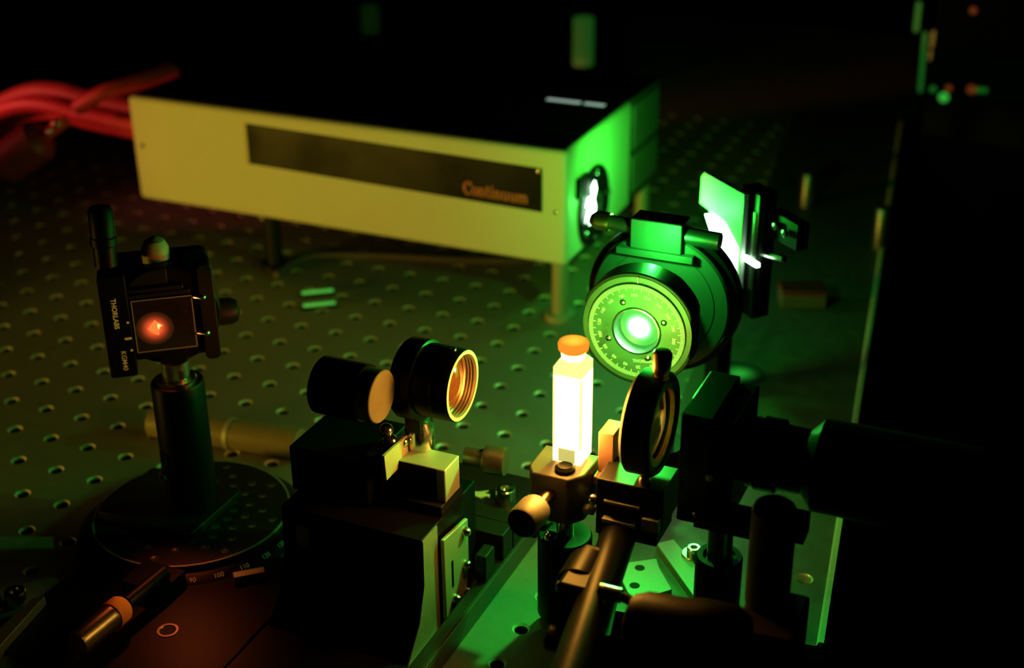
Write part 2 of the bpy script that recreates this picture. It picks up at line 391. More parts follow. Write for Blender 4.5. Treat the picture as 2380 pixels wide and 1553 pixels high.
# ================================================================== laser head
def rounded_rect(x0, y0, x1, y1, r, k=5):
    out = []
    for cx, cy, a0 in ((x1-r,y1-r,0),(x0+r,y1-r,90),(x0+r,y0+r,180),(x1-r,y0+r,270)):
        for j in range(k+1):
            a = math.radians(a0 + 90*j/k); out.append((cx + r*math.cos(a), cy + r*math.sin(a)))
    return out
def laser_head():
    X0, X1, Y0, Y1, Z0, Z1 = -196, 128.5, 42, 224, 39.5, 114.5
    t = thing('laser_head', (-30, 130, 0), 'long white enamelled laser housing on short posts with a smoked name panel', 'laser')
    # front and end cover with rolled upper edges
    h = MB(); h.box((X0, Y0, Z0), (X1, 160, Z1-1)); h.build('housing', 'white_enamel', t, bevel=3.2, seg=4)
    MB().box((X0+3.5, Y0+4.2, Z1-1.2), (X1-2.6, Y1-1, Z1)).build('top_cover', 'black_paint', t, bevel=0.4)
    MB().box((X0, 160.6, Z0), (X1-1.5, Y1, Z1-1.3)).build('rear_housing', 'grey_anodized', t, bevel=1)
    for k, (a, b) in enumerate(((Z0+38, Z1-6), (Z0+7, Z0+33))):
        MB().box((X1-1.6, 166, a), (X1-0.4, 219, b)).build('vent_panel', 'dull_aluminium', t, bevel=0.5)
    pts = [(-99, 105), (113, 101.6), (112, 73.6), (-100, 77.6)]
    p = MB(); p.prism([(-99.4,77.5), (112.6,73.4), (112.6,101.6), (-99.4,105.4)], (0, Y0-0.7, 0), (1,0,0), (0,0,1), (0,1.4,0)); panel = p.build('window_panel', 'smoked_acrylic', t, bevel=0.3)
    MB().prism([(-101.2,77.2), (-99.6,77.2), (-99.6,105.6), (-101.2,105.6)], (0, Y0-0.9, 0), (1,0,0), (0,0,1), (0,1.2,0)).build('panel_edge', 'dull_aluminium', panel)
    # name: slab-serif letters built from stems, bowls and serifs
    y = Y0 - 0.85
    def stem(b, x, z0, z1, wd=1.35): b.add([(x,y,z0),(x+wd,y,z0),(x+wd,y,z1),(x,y,z1)], [(0,1,2,3)])
    def serif(b, x, z, wd=2.7): b.add([(x,y,z),(x+wd,y,z),(x+wd,y,z+0.55),(x,y,z+0.55)], [(0,1,2,3)])
    def bowl(b, cx, cz, rx, rz, a0, a1, tx, tz, n=20):
        vs = []
        for j in range(n+1):
            a = math.radians(a0 + (a1-a0)*j/n); vs += [(cx+rx*math.cos(a), y, cz+rz*math.sin(a)), (cx+(rx-tx)*math.cos(a), y, cz+(rz-tz)*math.sin(a))]
        b.add(vs, [(2*j, 2*j+1, 2*j+3, 2*j+2) for j in range(n)])
    XH = 5.6
    def L_C(b, x): bowl(b, x+3.6, 4.2, 3.6, 4.3, 40, 322, 1.5, 0.7); stem(b, x+5.9, 5.2, 8.2, 0.8)
    def L_o(b, x): bowl(b, x+2.5, XH/2, 2.5, 2.9, 0, 360, 1.35, 0.6)
    def L_n(b, x):
        stem(b, x+0.6, 0, XH); serif(b, x, 0); serif(b, x-0.2, XH-0.55, 2); bowl(b, x+3.0, XH-2.4, 2.1, 2.4, 0, 150, 1.3, 0.7); stem(b, x+3.75, 0, XH-2.4); serif(b, x+3.1, 0)
    def L_u(b, x):
        stem(b, x+0.6, 2, XH); serif(b, x-0.2, XH-0.55, 2); bowl(b, x+2.7, 2.3, 2.1, 2.4, 180, 330, 1.3, 0.7); stem(b, x+3.75, 0, XH); serif(b, x+3.1, XH-0.55, 2); serif(b, x+3.75, 0, 2)
    def L_t(b, x): stem(b, x+0.8, 0.5, XH+1.7); serif(b, x, XH-0.55, 3.2); bowl(b, x+2.3, 1.2, 1.5, 1.3, 180, 330, 1.3, 0.6)
    def L_i(b, x): stem(b, x+0.6, 0, XH); serif(b, x, 0); serif(b, x-0.2, XH-0.55, 2); bowl(b, x+1.2, XH+1.6, 0.8, 0.8, 0, 360, 0.79, 0.79)
    def L_m(b, x): L_n(b, x); bowl(b, x+6.2, XH-2.4, 2.1, 2.4, 0, 150, 1.3, 0.7); stem(b, x+6.95, 0, XH-2.4); serif(b, x+6.3, 0)
    xc = 59.4; sx = 0.0
    for ch, fn, adv in (('c',L_C,7.1),('o',L_o,5.3),('n',L_n,6.1),('t',L_t,4.0),('i',L_i,3.1),('n',L_n,6.1),('u',L_u,6.1),('u',L_u,6.1),('m',L_m,9.2)):
        b = MB(Matrix.Translation((xc, 0, 78.4 - (xc-59)*0.02)) @ Matrix.Diagonal((0.83, 1, 1, 1))); fn(b, 0); b.build('letter', 'red_print', panel); xc += adv*0.83
    # four posts under the box
    for lx, ly in ((121.5, 50), (-92, 50), (121, 210), (-180, 210)):
        MB().lathe((lx, ly, 0), (0,0,1), [(0,0),(0,10),(4,10),(4.4,9.6),(4.4,5.4),(39.6,5.4),(39.6,0)], 28).build('leg', 'bead_blast' if lx > 0 else 'anodized_satin', t)
    for px_, pz in ((-187.6, 79.4), (121.6, 74.8)):
        b = MB(); b.lathe((px_, Y0+0.2, pz), (0,-1,0), [(0,0),(0,1.6),(0.8,1.5),(1.1,0.9),(0.7,0.8),(0.7,0)], 16); b.build('screw', 'steel', t)
    b = MB(); b.lathe((110.8, Y0-0.5, 99.4), (0,-1,0), [(0,0),(0,1.5),(0.9,1.3),(1.2,0)], 16); b.build('panel_stud', 'steel', t)
    b = MB(); b.lathe((-97, Y0+6, 39.6), (0,0,-1), [(0,0),(0,2.6),(3.2,2.6),(4,1.8),(4,0)], 16); b.build('bottom_stud', 'pale_polymer', t)
    b = MB(); b.lathe((-187.6, Y0+6, 39.6), (0,0,-1), [(0,0),(0,2.0),(1.2,2.0),(1.6,0)], 16); b.build('bottom_screw', 'steel', t)
    # beam exit
    AY, AZ = 87, 65
    ap = MB(); poly = [(27*math.cos(math.radians(a))*0.98, 26.5*math.sin(math.radians(a))) for a in range(-150, 151, 10)]
    poly = [(p[0]*0.98, p[1]) for p in poly] + [(-25, 16), (-27.5, 24), (-19, 24.5), (-16, 19)][::-1][0:0]
    poly2 = [(26*math.sin(math.radians(a)), 26.5*math.cos(math.radians(a))) for a in range(0, 360, 10)]
    ap.prism(poly2, (X1-0.2, AY, AZ), (0,1,0), (0,0,1), (2.6,0,0)); apo = ap.build('aperture_flange', 'anodized', t, bevel=0.5)
    MB().prism([(-30,14), (-30,27), (-14,27), (-10,18), (-16,12)], (X1-0.2, AY, AZ), (0,1,0), (0,0,1), (3.2,0,0)).build('shutter_tab', 'anodized', apo, bevel=0.4)
    for a in (88, 5, 218, 272):
        b = MB(); cap_screw(b, (X1+2.2, AY + 22*math.cos(math.radians(a)), AZ + 22.5*math.sin(math.radians(a))), (1,0,0), 2.2, 1.6); b.build('flange_screw', 'steel', apo)
    MB().ring((X1+2.3, AY, AZ), (1,0,0), 6, 9, 0, 1.5).build('aperture_ring', 'dark_steel', apo)
    # ragged flare of scattered light on the exit window
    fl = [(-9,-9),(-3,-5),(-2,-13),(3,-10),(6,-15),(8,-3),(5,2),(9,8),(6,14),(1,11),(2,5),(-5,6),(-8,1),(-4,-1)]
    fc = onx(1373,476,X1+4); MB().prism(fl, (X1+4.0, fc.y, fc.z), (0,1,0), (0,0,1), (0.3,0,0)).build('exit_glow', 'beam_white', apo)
    # glowing strips that paint a reflection on the cover
    MB().box((75, 138, Z1-0.1), (99, 142.4, Z1+0.4)).build('cover_reflection', 'cover_reflection', t, bevel=0.1)
    MB().box((102, 138, Z1-0.1), (116, 142.4, Z1+0.4)).build('cover_reflection', 'cover_reflection', t, bevel=0.1)
laser_head()

# umbilical cables leaving the left end of the laser
cab = [('cable_brown', 7.0, (0,0,0), 'thick brown umbilical hose, topmost of the bundle behind the laser'),
       ('cable_red', 6.5, (0,-15,-6), 'thick dull red hose along the front of the umbilical bundle'),
       ('cable_brown', 6.0, (0,15,-5), 'brown hose at the rear of the umbilical bundle'),
       ('cable_red', 5.0, (0,-4,-16.5), 'thin red hose running below the umbilical bundle')]
for m_, r_, off, lab in cab:
    o_ = V(off)
    pts = [V((-197,85,88)) + o_] + [ony(*q, 85) + o_ for q in ((225,236),(150,216),(85,213),(20,234),(-70,290))]
    tag(MB().tube(smooth_path(pts, 6), r_, 14).build('umbilical_hose', m_), lab, 'hose', 'hoses of the laser umbilical')

# red-lit hose and fittings behind the left end of the housing
pts = [onx(*q) for q in ((180,250,-250),(240,216,-228),(300,199,-216),(350,184,-210),(402,166,-208))]
tag(MB().tube(smooth_path(pts, 6), 5.5, 14).build('coolant_hose', 'cable_red'), 'red coolant hose rising behind the left end of the white laser housing', 'hose')
def coupling():
    a = V((-290,-30,60)); d = V((0.75,0.35,0.55)).normalized()
    a = onx(70,340,-270) ; 
    t = thing('hose_coupling', a - d*30, 'dark red cylindrical hose coupling below the umbilical hoses', 'coupling')
    MB().lathe(a - d*26, d, [(0,0),(0,13),(2,15),(34,15),(38,12),(40,6),(40,0)], 32).build('coupling_body', 'dark_red_plastic', t)
    MB().cyl(a + d*13, a + d*34, 4.2).build('coupling_stem', 'cable_red', t)
    MB().ball(a + d*26 + V((2,-3,3)), 3.2).build('clip_screw', 'steel', t)
    MB().ball(a + d*20 + V((2,-4,1)), 2.6).build('clip_screw', 'steel', t)
    MB().cyl(a - d*70, a - d*25.5, 6).build('coupling_hose', 'cable_grey', t)
coupling()

# ================================================================== grating mount on its post (left)
BY = -238.0; BZ = 107.6                        # the fluorescence is collected along x at this y and height
def grating_mount():
    K = V((45.5, BY, BZ)); a = math.radians(38); u = V((math.cos(a), math.sin(a), 0)); up = V((0,0,1)); n = V((math.sin(a), -math.cos(a), 0))
    t = thing('grating_mount', (47, BY, 8), 'black kinematic grating mount with a red glowing square grating on a post', 'optics mount')
    F = frame(K, u, up)                        # local z = u x up = n (towards the camera)
    # left lettered bar
    bar = MB(F); bar.prism(rounded_rect(-27.5,-23.5,-15.6,26,1.2), (0,0,-9), (1,0,0), (0,1,0), (0,0,11)); bar_o = bar.build('lettered_bar', 'anodized', t, bevel=0.35)
    fx = lambda cx, cy: plane_fn(F @ V((cx,cy,2.12)), -up, u)
    text('lettering', 'THORLABS', 3.0, fx(-21.8, 8.2), 'white_print', bar_o, 0.10)
    text('lettering', 'KGM40', 3.1, fx(-20.6, -15.2), 'white_print', bar_o, 0.03)
    MB(F).prism(rounded_rect(-19.2,-5.0,-15.9,-3.9,0.5), (0,0,2.05), (1,0,0), (0,1,0), (0,0,0.1)).build('index_mark', 'white_print', bar_o)
    for cz in (3.4, -10.4): MB(F).lathe((-16.8,cz,2.0), (0,0,1), [(0,0.6),(0.15,0.6),(0.15,0)], 12).build('index_dot', 'white_print', bar_o)
    # round body and shelf above the optic
    MB(F).lathe((0.5,2,-14), (0,0,1), [(0,0),(0,24),(9.5,24),(10.5,23),(10.5,0)], 56).build('round_body', 'anodized', t)
    MB(F).box((-15,16.2,-5), (9,18.2,0.5)).box((-15.4,13.3,-5), (11.6,15.4,-0.4)).build('clamp_shelf', 'anodized_satin', t, bevel=0.3)
    MB(F).prism([(-15,19),(-11,23.4),(-5,25.6),(2.5,26),(2.5,19)], (0,0,-3.5), (1,0,0), (0,1,0), (0,0,2)).build('upper_shield', 'anodized_satin', t, bevel=0.3)
    MB(F).box((-15.4,-13.4,-5), (13,-12.9,0.6)).build('lower_lip', 'anodized_satin', t)
    g = MB(F); g.box((-14.4,-12.8,-5), (12.2,12.9,0.4)); go = g.build('grating', 'grating_glass', t, bevel=0.25)
    e = MB(F)
    for p0, p1 in (((-14.5,-12.9),(12.3,-12.5)), ((-14.5,12.5),(12.3,12.9)), ((-14.5,-12.9),(-14.1,12.9)), ((11.9,-12.9),(12.3,12.9))): e.box((p0[0],p0[1],0.3), (p1[0],p1[1],0.55))
    e.build('ground_edge', 'pale_polymer', go)
    # glowing patch inside the grating
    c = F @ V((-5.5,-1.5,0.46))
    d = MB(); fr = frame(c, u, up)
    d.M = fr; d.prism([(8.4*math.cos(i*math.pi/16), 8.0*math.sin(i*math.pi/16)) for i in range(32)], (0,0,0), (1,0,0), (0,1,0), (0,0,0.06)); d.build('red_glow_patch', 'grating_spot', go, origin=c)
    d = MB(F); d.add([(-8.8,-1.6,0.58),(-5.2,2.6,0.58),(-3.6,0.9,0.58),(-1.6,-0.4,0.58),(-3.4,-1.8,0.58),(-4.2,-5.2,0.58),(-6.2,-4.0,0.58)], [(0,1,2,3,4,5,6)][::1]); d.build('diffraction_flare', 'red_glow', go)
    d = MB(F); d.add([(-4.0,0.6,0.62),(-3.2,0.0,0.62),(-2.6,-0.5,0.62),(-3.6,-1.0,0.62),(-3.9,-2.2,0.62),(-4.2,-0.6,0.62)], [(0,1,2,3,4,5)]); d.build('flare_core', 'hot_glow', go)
    # right clamp bar with springs
    rb = MB(F); rb.prism(rounded_rect(15.4,-21,22.4,26.4,2.6), (0,0,-10), (1,0,0), (0,1,0), (0,0,9)); rbo = rb.build('clamp_bar', 'anodized_satin', t, bevel=0.4)
    for cz in (10.5, -7.4): b = MB(F); b.lathe((17.0,cz,-1.2), (0,0,1), [(0,0),(0,1.4),(0.8,1.4),(1.4,0.7),(1.4,0)], 16); b.tube([(15.8,cz-0.3,-0.6),(14,cz+0.8,0.6),(12.6,cz+1.4,1.0)], 0.45, 8); b.build('spring_screw', 'steel', rbo)
    # adjusters at the back
    b = MB(); kn = F @ V((-23,27,-10)); ax = (V((-0.05,0.10,1))).normalized()
    b.lathe(kn, ax, [(0,0),(0,5.2),(9,5.2),(9.6,6.0),(13,6.0),(13.5,5.6),(25,5.6),(27,4.6),(27.4,0)], 30); b.build('adjuster_knob', 'anodized', t)
    b = MB(); p = F @ V((-1.5,24,-16)); b.lathe(p, (0,0,1), [(0,0),(0,6.2),(7,6.2),(10.5,4.5),(12,1.6),(12.2,0)], 28); b.build('dome_knob', 'pale_polymer', t)
    b = MB(); p = F @ V((20,-2,-11)); b.lathe(p, u, [(0,0),(0,6.4),(9,6.4),(12,5),(13,2),(13,0)], 28); b.build('side_knob', 'anodized_satin', t)
    MB(F).prism(rounded_rect(-27,-24,22,28,5), (0,0,-22), (1,0,0), (0,1,0), (0,0,7)).build('back_plate', 'anodized', t, bevel=0.4)
    # post and its holder
    MB().cyl((47,BY,60), (47,BY,BZ-18), 6.35).build('post', 'steel', t)
    hb = MB(); hb.lathe((47,BY,12), (0,0,1), [(0,0),(0,12.2),(66,12.2),(67,11.6),(67,8.2),(64,8),(64,0)], 40); hb.build('post_holder', 'anodized', t)
    MB().lathe((47,BY,72), (0,0,1), [(0,6.5),(0,9.2),(7.8,9.2),(8.4,8.6),(8.4,6.5)], 32, closed=True).build('slip_ring', 'steel', t)
    b = MB(); fr = frame((47,BY,0), (math.cos(-0.35),math.sin(-0.35),0), (0,0,1)); b.M = fr
    b.prism(rounded_rect(-3.0,16,3.0,46,2.9), (0,0,11.6), (1,0,0), (0,1,0), (0,0,0.8)); b.build('clamp_slot', 'black_paint', t)
    b = MB(fr); cap_screw(b, (0,33,12.2), (0,0,1), 2.8, 2.6); b.build('slot_screw', 'dark_steel', t)
    MB().prism(rounded_rect(8,-262,62,-218,3), (0,0,8), (1,0,0), (0,1,0), (0,0,4)).build('post_base', 'anodized_satin', t, bevel=0.4)
grating_mount()

def rotation_platform():
    c = V((46.5,-238.5,0)); R = 46.9
    t = thing('rotation_platform', c, 'round black rotation platform with a degree scale under the grating mount', 'rotation stage')
    MB().lathe(c, (0,0,1), [(5.2,0),(5.2,R),(7.4,R),(8,R-0.6),(8,0)], 96).build('turntable', 'anodized_satin', t)
    b = MB(); b.lathe(c, (0,0,1), [(0,0),(0,R+7),(0.8,R+7.4),(5.0,R+1.2),(5.0,0)], 96); ob = b.build('scale_ring', 'anodized', t)
    MB().ring(c, (0,0,1), R-0.9, R-0.1, 7.4, 8.06, 96).build('bright_rim', 'bead_blast', t)
    for lab, px, py in (('80',395,1333),('90',448,1326),('100',498,1314),('110',546,1297),('120',588,1277),('130',622,1257)):
        q = onz(px,py,3.0); d = (q - c); d.z = 0; d.normalize(); ta = V((-d.y, d.x, 0)); sl = (d*(-6.2) + V((0,0,4.2))).normalized()
        o0 = c + d*(R+4.4) + V((0,0,3.15))
        text('scale_number', lab, 3.2, plane_fn(o0, ta, sl), 'white_print', ob)
    k = 0
    for rr in (20, 27, 34, 41):
        for j in range(16):
            a = 2*math.pi*(j + 0.5*(rr in (27, 41)))/16
            if rr == 41 and j % 2: continue
            p = c + V((rr*math.cos(a), rr*math.sin(a), 8.0))
            MB().lathe(p, (0,0,1), [(0.05,0),(0.05,1.1),(0.08,1.15),(0.14,1.9),(0.03,2.05)], 12).build('tapped_hole', 'dark_steel', t); k += 1
    # vernier block
    p = onz(578,1330,6)
    F = frame((p.x,p.y,0), (0.75,0.66,0), (-0.66,0.75,0))
    MB(F).box((-7,-2.2,0), (7,2.2,6)).build('vernier_block', 'bead_blast', t, bevel=0.3)
    # black base plate in front of the turntable with its bored hole
    MB().prism([(20,-352),(122.5,-352),(122.5,-262),(104,-246),(60,-262),(20,-282)], (0,0,0.05), (1,0,0), (0,1,0), (0,0,1.5)).build('base_plate', 'anodized', t, bevel=0.5)
    q = onz(390,1466,1.57); MB().lathe(q, (0,0,1), [(0.0,3.3),(0.0,4.7),(0.35,4.6),(0.35,3.6)], 32, closed=True).build('bore_rim', 'dark_steel', t)
    MB().lathe(q, (0,0,1), [(0.03,3.3),(0.04,0)], 24).build('bored_hole', 'hole_bottom', t)
    # fine adjustment screw
    a = V((68,-322,12)); d = V((-0.12,-1,0)).normalized()
    d = (onz(180,1500,12) - onz(268,1428,12)).normalized()
    b = MB(); b.lathe(a - d*5, d, [(0,0),(0,3),(0.6,5),(2,6),(7.5,6.2),(8,6.0)], 28); b.build('ball_end', 'stopper', t)
    b = MB(); knurled(b, a, d, 5.8, 3, 24, 32, 22, 0.3); b.build('knurled_thimble', 'dark_steel', t)
    MB().box((52,-300,0), (74,-282,9)).cyl(a - d*6, a - d*32, 3.4).build('drive_arm', 'anodized', t, bevel=0.5)
rotation_platform()

# ================================================================== collecting lens, translation stage, base
def collecting_lens():
    c = V((194,BY,106.3)); ax = V((1,0,0)); R = 15.3
    t = thing('collecting_lens', (172,BY,72.9), 'black lens tube facing the cuvette on a short chrome post', 'lens mount')
    # rear flange with groove, front barrel
    b = MB(); b.lathe((168,BY,105.5), ax, [(0,11),(0,16.6),(1.2,17.4),(9.5,17.4),(10,16.2),(10,11)], 64, closed=True); b.build('rear_flange', 'anodized', t)
    b = MB(); b.lathe(c, ax, [(-16,11.5),(-16,14.9),(-15.4,15.5),(-0.8,15.5),(0,15.0),(0,13.6)], 64); bo = b.build('barrel', 'anodized', t)
    b = MB(); b.lathe(c, ax, [(0,13.6),(-0.9,13.0),(-1.6,13.5),(-2.3,13.0),(-3,13.5),(-3.7,13.0),(-4.4,13.5),(-5.1,13.0),(-5.4,12.6),(-10,12.6),(-16,11.5)], 64); b.build('inner_thread', 'thread_metal', bo)
    b = MB(); b.ring(c, ax, 13.5, 15.05, -0.02, 0.25, 64); b.build('front_rim', 'bead_blast', bo)
    b = MB(); b.ring(c, ax, 12.0, 13.2, -7.2, -5.4, 64); b.build('retaining_ring', 'brass', bo)
    b = MB(); b.lathe(c, ax, [(-9,0),(-9,12.5),(-6.4,12.5)] + [(-6.4 + 4.6*(1-(r/12.5)**2), r) for r in (11,9.5,8,6.5,5,3.5,2,1)] + [(-1.8,0)], 56); b.build('lens', 'lens_lit_orange', t)
    # engraved lettering round the barrel
    def wrap(x0, a0):
        def fn(tx, ty):
            a = a0 - tx/15.55
            return V((x0 + ty, BY - 15.56*math.cos(a), 106.3 + 15.56*math.sin(a)))
        return fn
    text('lettering', 'LA1027', 1.9, wrap(190.2, 0.25), 'grey_print', bo)
    text('lettering', 'PLANO-CONVEX  f = 35.0mm', 1.7, wrap(186.2, 0.15), 'grey_print', bo)
    b = MB(); cap_screw(b, (190.5,BY,106.3+15.2), (0,0,1), 1.1, 1.6); b.build('set_screw', 'steel', t)
    # yoke under the flange and the post
    b = MB(); b.prism([(-7,-3),(7,-3),(5,-20),(-5,-20)], (169.5,BY,105.5-12), (0,1,0), (0,0,1), (7,0,0)); b.build('yoke', 'anodized', t, bevel=0.5)
    MB().lathe((173,BY,73), (0,0,1), [(0,0),(0,6.3),(9,6.3),(12,4.6),(13.4,4.6),(13.4,0)], 36).build('post', 'steel', t)
    b = MB(); knurled(b, (199,BY+10,67), (1,0.1,0), 6.4, 0, 9.5, 30, 10, 0.35); b.lathe((190,BY+9,67), (1,0.1,0), [(0,0),(0,4.2),(9,4.2),(9,0)], 20); b.build('thumbscrew', 'dark_steel', t)
collecting_lens()

def translation_stage():
    t = thing('translation_stage', (150,-255,0), 'large black stepped translation stage in the foreground beneath the lens tube', 'translation stage')
    XR = 192.0
    # stepped carriage blocks, right faces at x = 192
    MB().box((160.3,-252.6,57), (XR,-238.8,72.9)).build('upper_block', 'bead_blast', t, bevel=0.5)
    MB().box((160.4,-252.8,57.2), (XR-4,-252.2,72.6)).build('upper_front', 'black_paint', t)
    MB().box((162,-256,52), (XR-0.5,-236,56.8)).build('middle_block', 'anodized_satin', t, bevel=0.4)
    body = [(-275,52),(-275.5,30),(-281,14),(-293,0),(-224,0),(-224,52)]
    MB().prism(body, (124,0,0), (0,1,0), (0,0,1), (XR-124,0,0)).build('main_body', 'anodized', t, bevel=0.6)
    MB().prism([(-274.8,51.6),(-275.3,30),(-280.8,14),(-292.6,0.4),(-262,0.4),(-262,51.6)], (XR-0.1,0,0), (0,1,0), (0,0,1), (0.5,0,0)).build('end_cover', 'dull_aluminium', t)
    MB().box((123.5,-352,0.05), (192,-293.2,1.5)).build('added_dark_sheet', 'anodized', t, bevel=0.4)  # black sheet added over the table to darken the lit patch here
    # upper carriage on the left with the pale tab
    MB().box((122,-262,52.2), (160,-225,74)).build('carriage', 'anodized', t, bevel=0.6)
    MB().prism([(-264.5,81.5),(-243.6,80.6),(-243.6,65.8),(-248.8,65.8),(-249.6,69.2),(-263.6,69.2)], (169,0,0), (0,1,0), (0,0,1), (1.4,0,0)).build('pale_tab', 'pale_polymer', t, bevel=0.2)
    MB().box((160,-263,70), (169,-245,79)).build('tab_bracket', 'anodized', t, bevel=0.4)
    # plate with four screws on the right face
    pl = MB(); pl.prism([(-261.5,44.6),(-238.2,41.5),(-238.2,1.2),(-259.8,1.0),(-261.5,3.0)], (XR+1.2,0,0), (0,1,0), (0,0,1), (1.8,0,0)); plo = pl.build('locking_plate', 'bead_blast', t, bevel=0.4)
    for sy, sz in ((-242.5,37.6), (-242.5,20.4), (-242.0,6.0), (-253.5,9.6)):
        b = MB(); b.lathe((XR+2.8,sy,sz), (1,0,0), [(0,0),(0,2.2),(2.2,2.0),(3.2,1.2),(3.3,0)], 20); b.build('plate_screw', 'steel', plo)
    MB().prism(rounded_rect(-255.4,16,-253.4,30,0.9), (XR+2.95,0,0), (0,1,0), (0,0,1), (0.1,0,0)).build('slot', 'black_paint', plo)
    # window in the left side face and black end of the next carriage
    b = MB(); b.prism(rounded_rect(0,0,6.5,11,2.6), (131,-275.7,34), (1,0,0), (0,0,1), (0,0.4,0)); b.build('bubble_window', 'dull_aluminium', t)
    # rear cylinder seen end-on and the chrome screws below it
    dc = ony(878,920,-266)
    MB().cyl((dc.x-16,dc.y,dc.z), (dc.x+2,dc.y,dc.z), 11.0, n=36).build('drive_barrel', 'pale_dark', t)
    MB().cyl((dc.x-26,dc.y,dc.z), (dc.x-5,dc.y,dc.z), 12.0, n=36).build('drive_housing', 'anodized', t)
    for p, r in (((163,-249,84), 3.2), ((165,-250,79.5), 3.6), ((167,-249,76.5), 2.6), ((169,-246,78), 2.6)):
        MB().ball(p, r).build('ball_stud', 'steel', t)
translation_stage()

def stage_base():
    t = thing('stage_base', (180,-230,0), 'black slotted base plate with three clamp blocks beside the stage', 'base plate')
    xr = 205.0
    MB().box((140,-223.4,0.05), (xr,-160,11.5)).build('base_slab', 'anodized_satin', t, bevel=0.5)
    MB().box((199.0,-310,0.05), (xr,-223.5,11.5)).build('base_arm', 'anodized_satin', t, bevel=0.5)
    MB().box((xr-0.1,-309,0.6), (xr+0.5,-161,11)).build('side_face', 'grey_anodized', t)
    for y0, y1, x1 in ((-211.5,-202,204.6), (-222.5,-212,204.4), (-240.6,-230.8,204.2)):
        MB().box((150 if y0 > -230 else 198.9,y0,11.6), (x1,y1,25)).build('clamp_block', 'anodized_satin', t, bevel=0.6)
    text('lettering', 'LABS', 2.6, plane_fn((200.5,-240.75,18), (1,0,0), (0,0,1)), 'grey_print', t)
    MB().box((150,-201.4,11.6), (200,-168,22)).build('rear_block', 'anodized_satin', t, bevel=0.6)
    b = MB(); cap_screw(b, (192,-192,22), (0,0,1), 4.6, 7.5); b.build('cap_screw', 'steel', t)
    b = MB(); b.lathe((183,-189,21.9), (0,0,1), [(0.2,4.4),(0.25,0)], 24); b.build('bolt_hole', 'black_paint', t)
    g = MB(); g.prism([(0,0),(4,2.4),(8,1.6),(10,4),(12,3.4),(11,6),(8,6),(9,9),(5.6,6.4),(2,5)], (172,-196,22), (1,0,0), (0,1,0), (0,0,0.7)); g.build('glue_smear', 'glue', t)
stage_base()

# ================================================================== cuvette and its holder
CX, CY = 243.0, -238.0
def cuvette():
    t = thing('cuvette', (CX,CY,84), 'glowing square glass cuvette of orange fluorescing dye with a round stopper', 'cuvette')
    h = 6.15
    MB().box((CX-h,CY-h,91), (CX+h,CY+h,123)).build('dye', 'dye_liquid', t, bevel=0.4)
    MB().box((CX-h+0.3,CY+h+0.02,91.2), (CX+h-0.3,CY+h+0.25,122.8)).build('beam_entrance_face', 'entrance_glow', t)
    MB().box((CX-h,CY-h,83.9), (CX+h,CY+h,90.9)).build('glass_foot', 'glass_glow', t, bevel=0.4)
    MB().box((CX-3.6,CY-h-0.12,84.4), (CX+3.6,CY-h,90.6)).build('foot_window', 'glass_glow_dim', t)
    # bevelled shoulder, neck and stopper
    n = MB(); q = [(CX-h,CY-h),(CX+h,CY-h),(CX+h,CY+h),(CX-h,CY+h)]
    n.add([(x,y,123.1) for x,y in q] + [(x,y,126.5) for x,y in q] + [(CX+(x-CX)*0.72, CY+(y-CY)*0.72, 129.2) for x,y in q], [(3,2,1,0)] + [(k,(k+1)%4,4+(k+1)%4,4+k) for k in range(4)] + [(4+k,4+(k+1)%4,8+(k+1)%4,8+k) for k in range(4)] + [(8,9,10,11)])
    n.build('shoulder', 'glass_shoulder', t, bevel=0.3)
    for ex, ey in ((-1,-1),(1,-1),(1,1)):
        MB().box((CX+ex*5.65-0.55,CY+ey*5.65-0.55,91.5), (CX+ex*5.65+0.55,CY+ey*5.65+0.55,122.6)).build('glass_edge', 'glass_edge', t, bevel=0.15)
    MB().lathe((CX,CY,129), (0,0,1), [(0,0),(0,4.4),(1.2,4.8),(2.6,4.9),(3.0,4.4),(3.0,0)], 32).build('neck', 'glass_glow', t)
    MB().lathe((CX,CY,132), (0,0,1), [(0,0),(0,5.0),(0.8,5.9),(3.2,6.1),(4.0,5.8),(4.3,0)], 40).build('stopper', 'stopper_rubber', t)
cuvette()
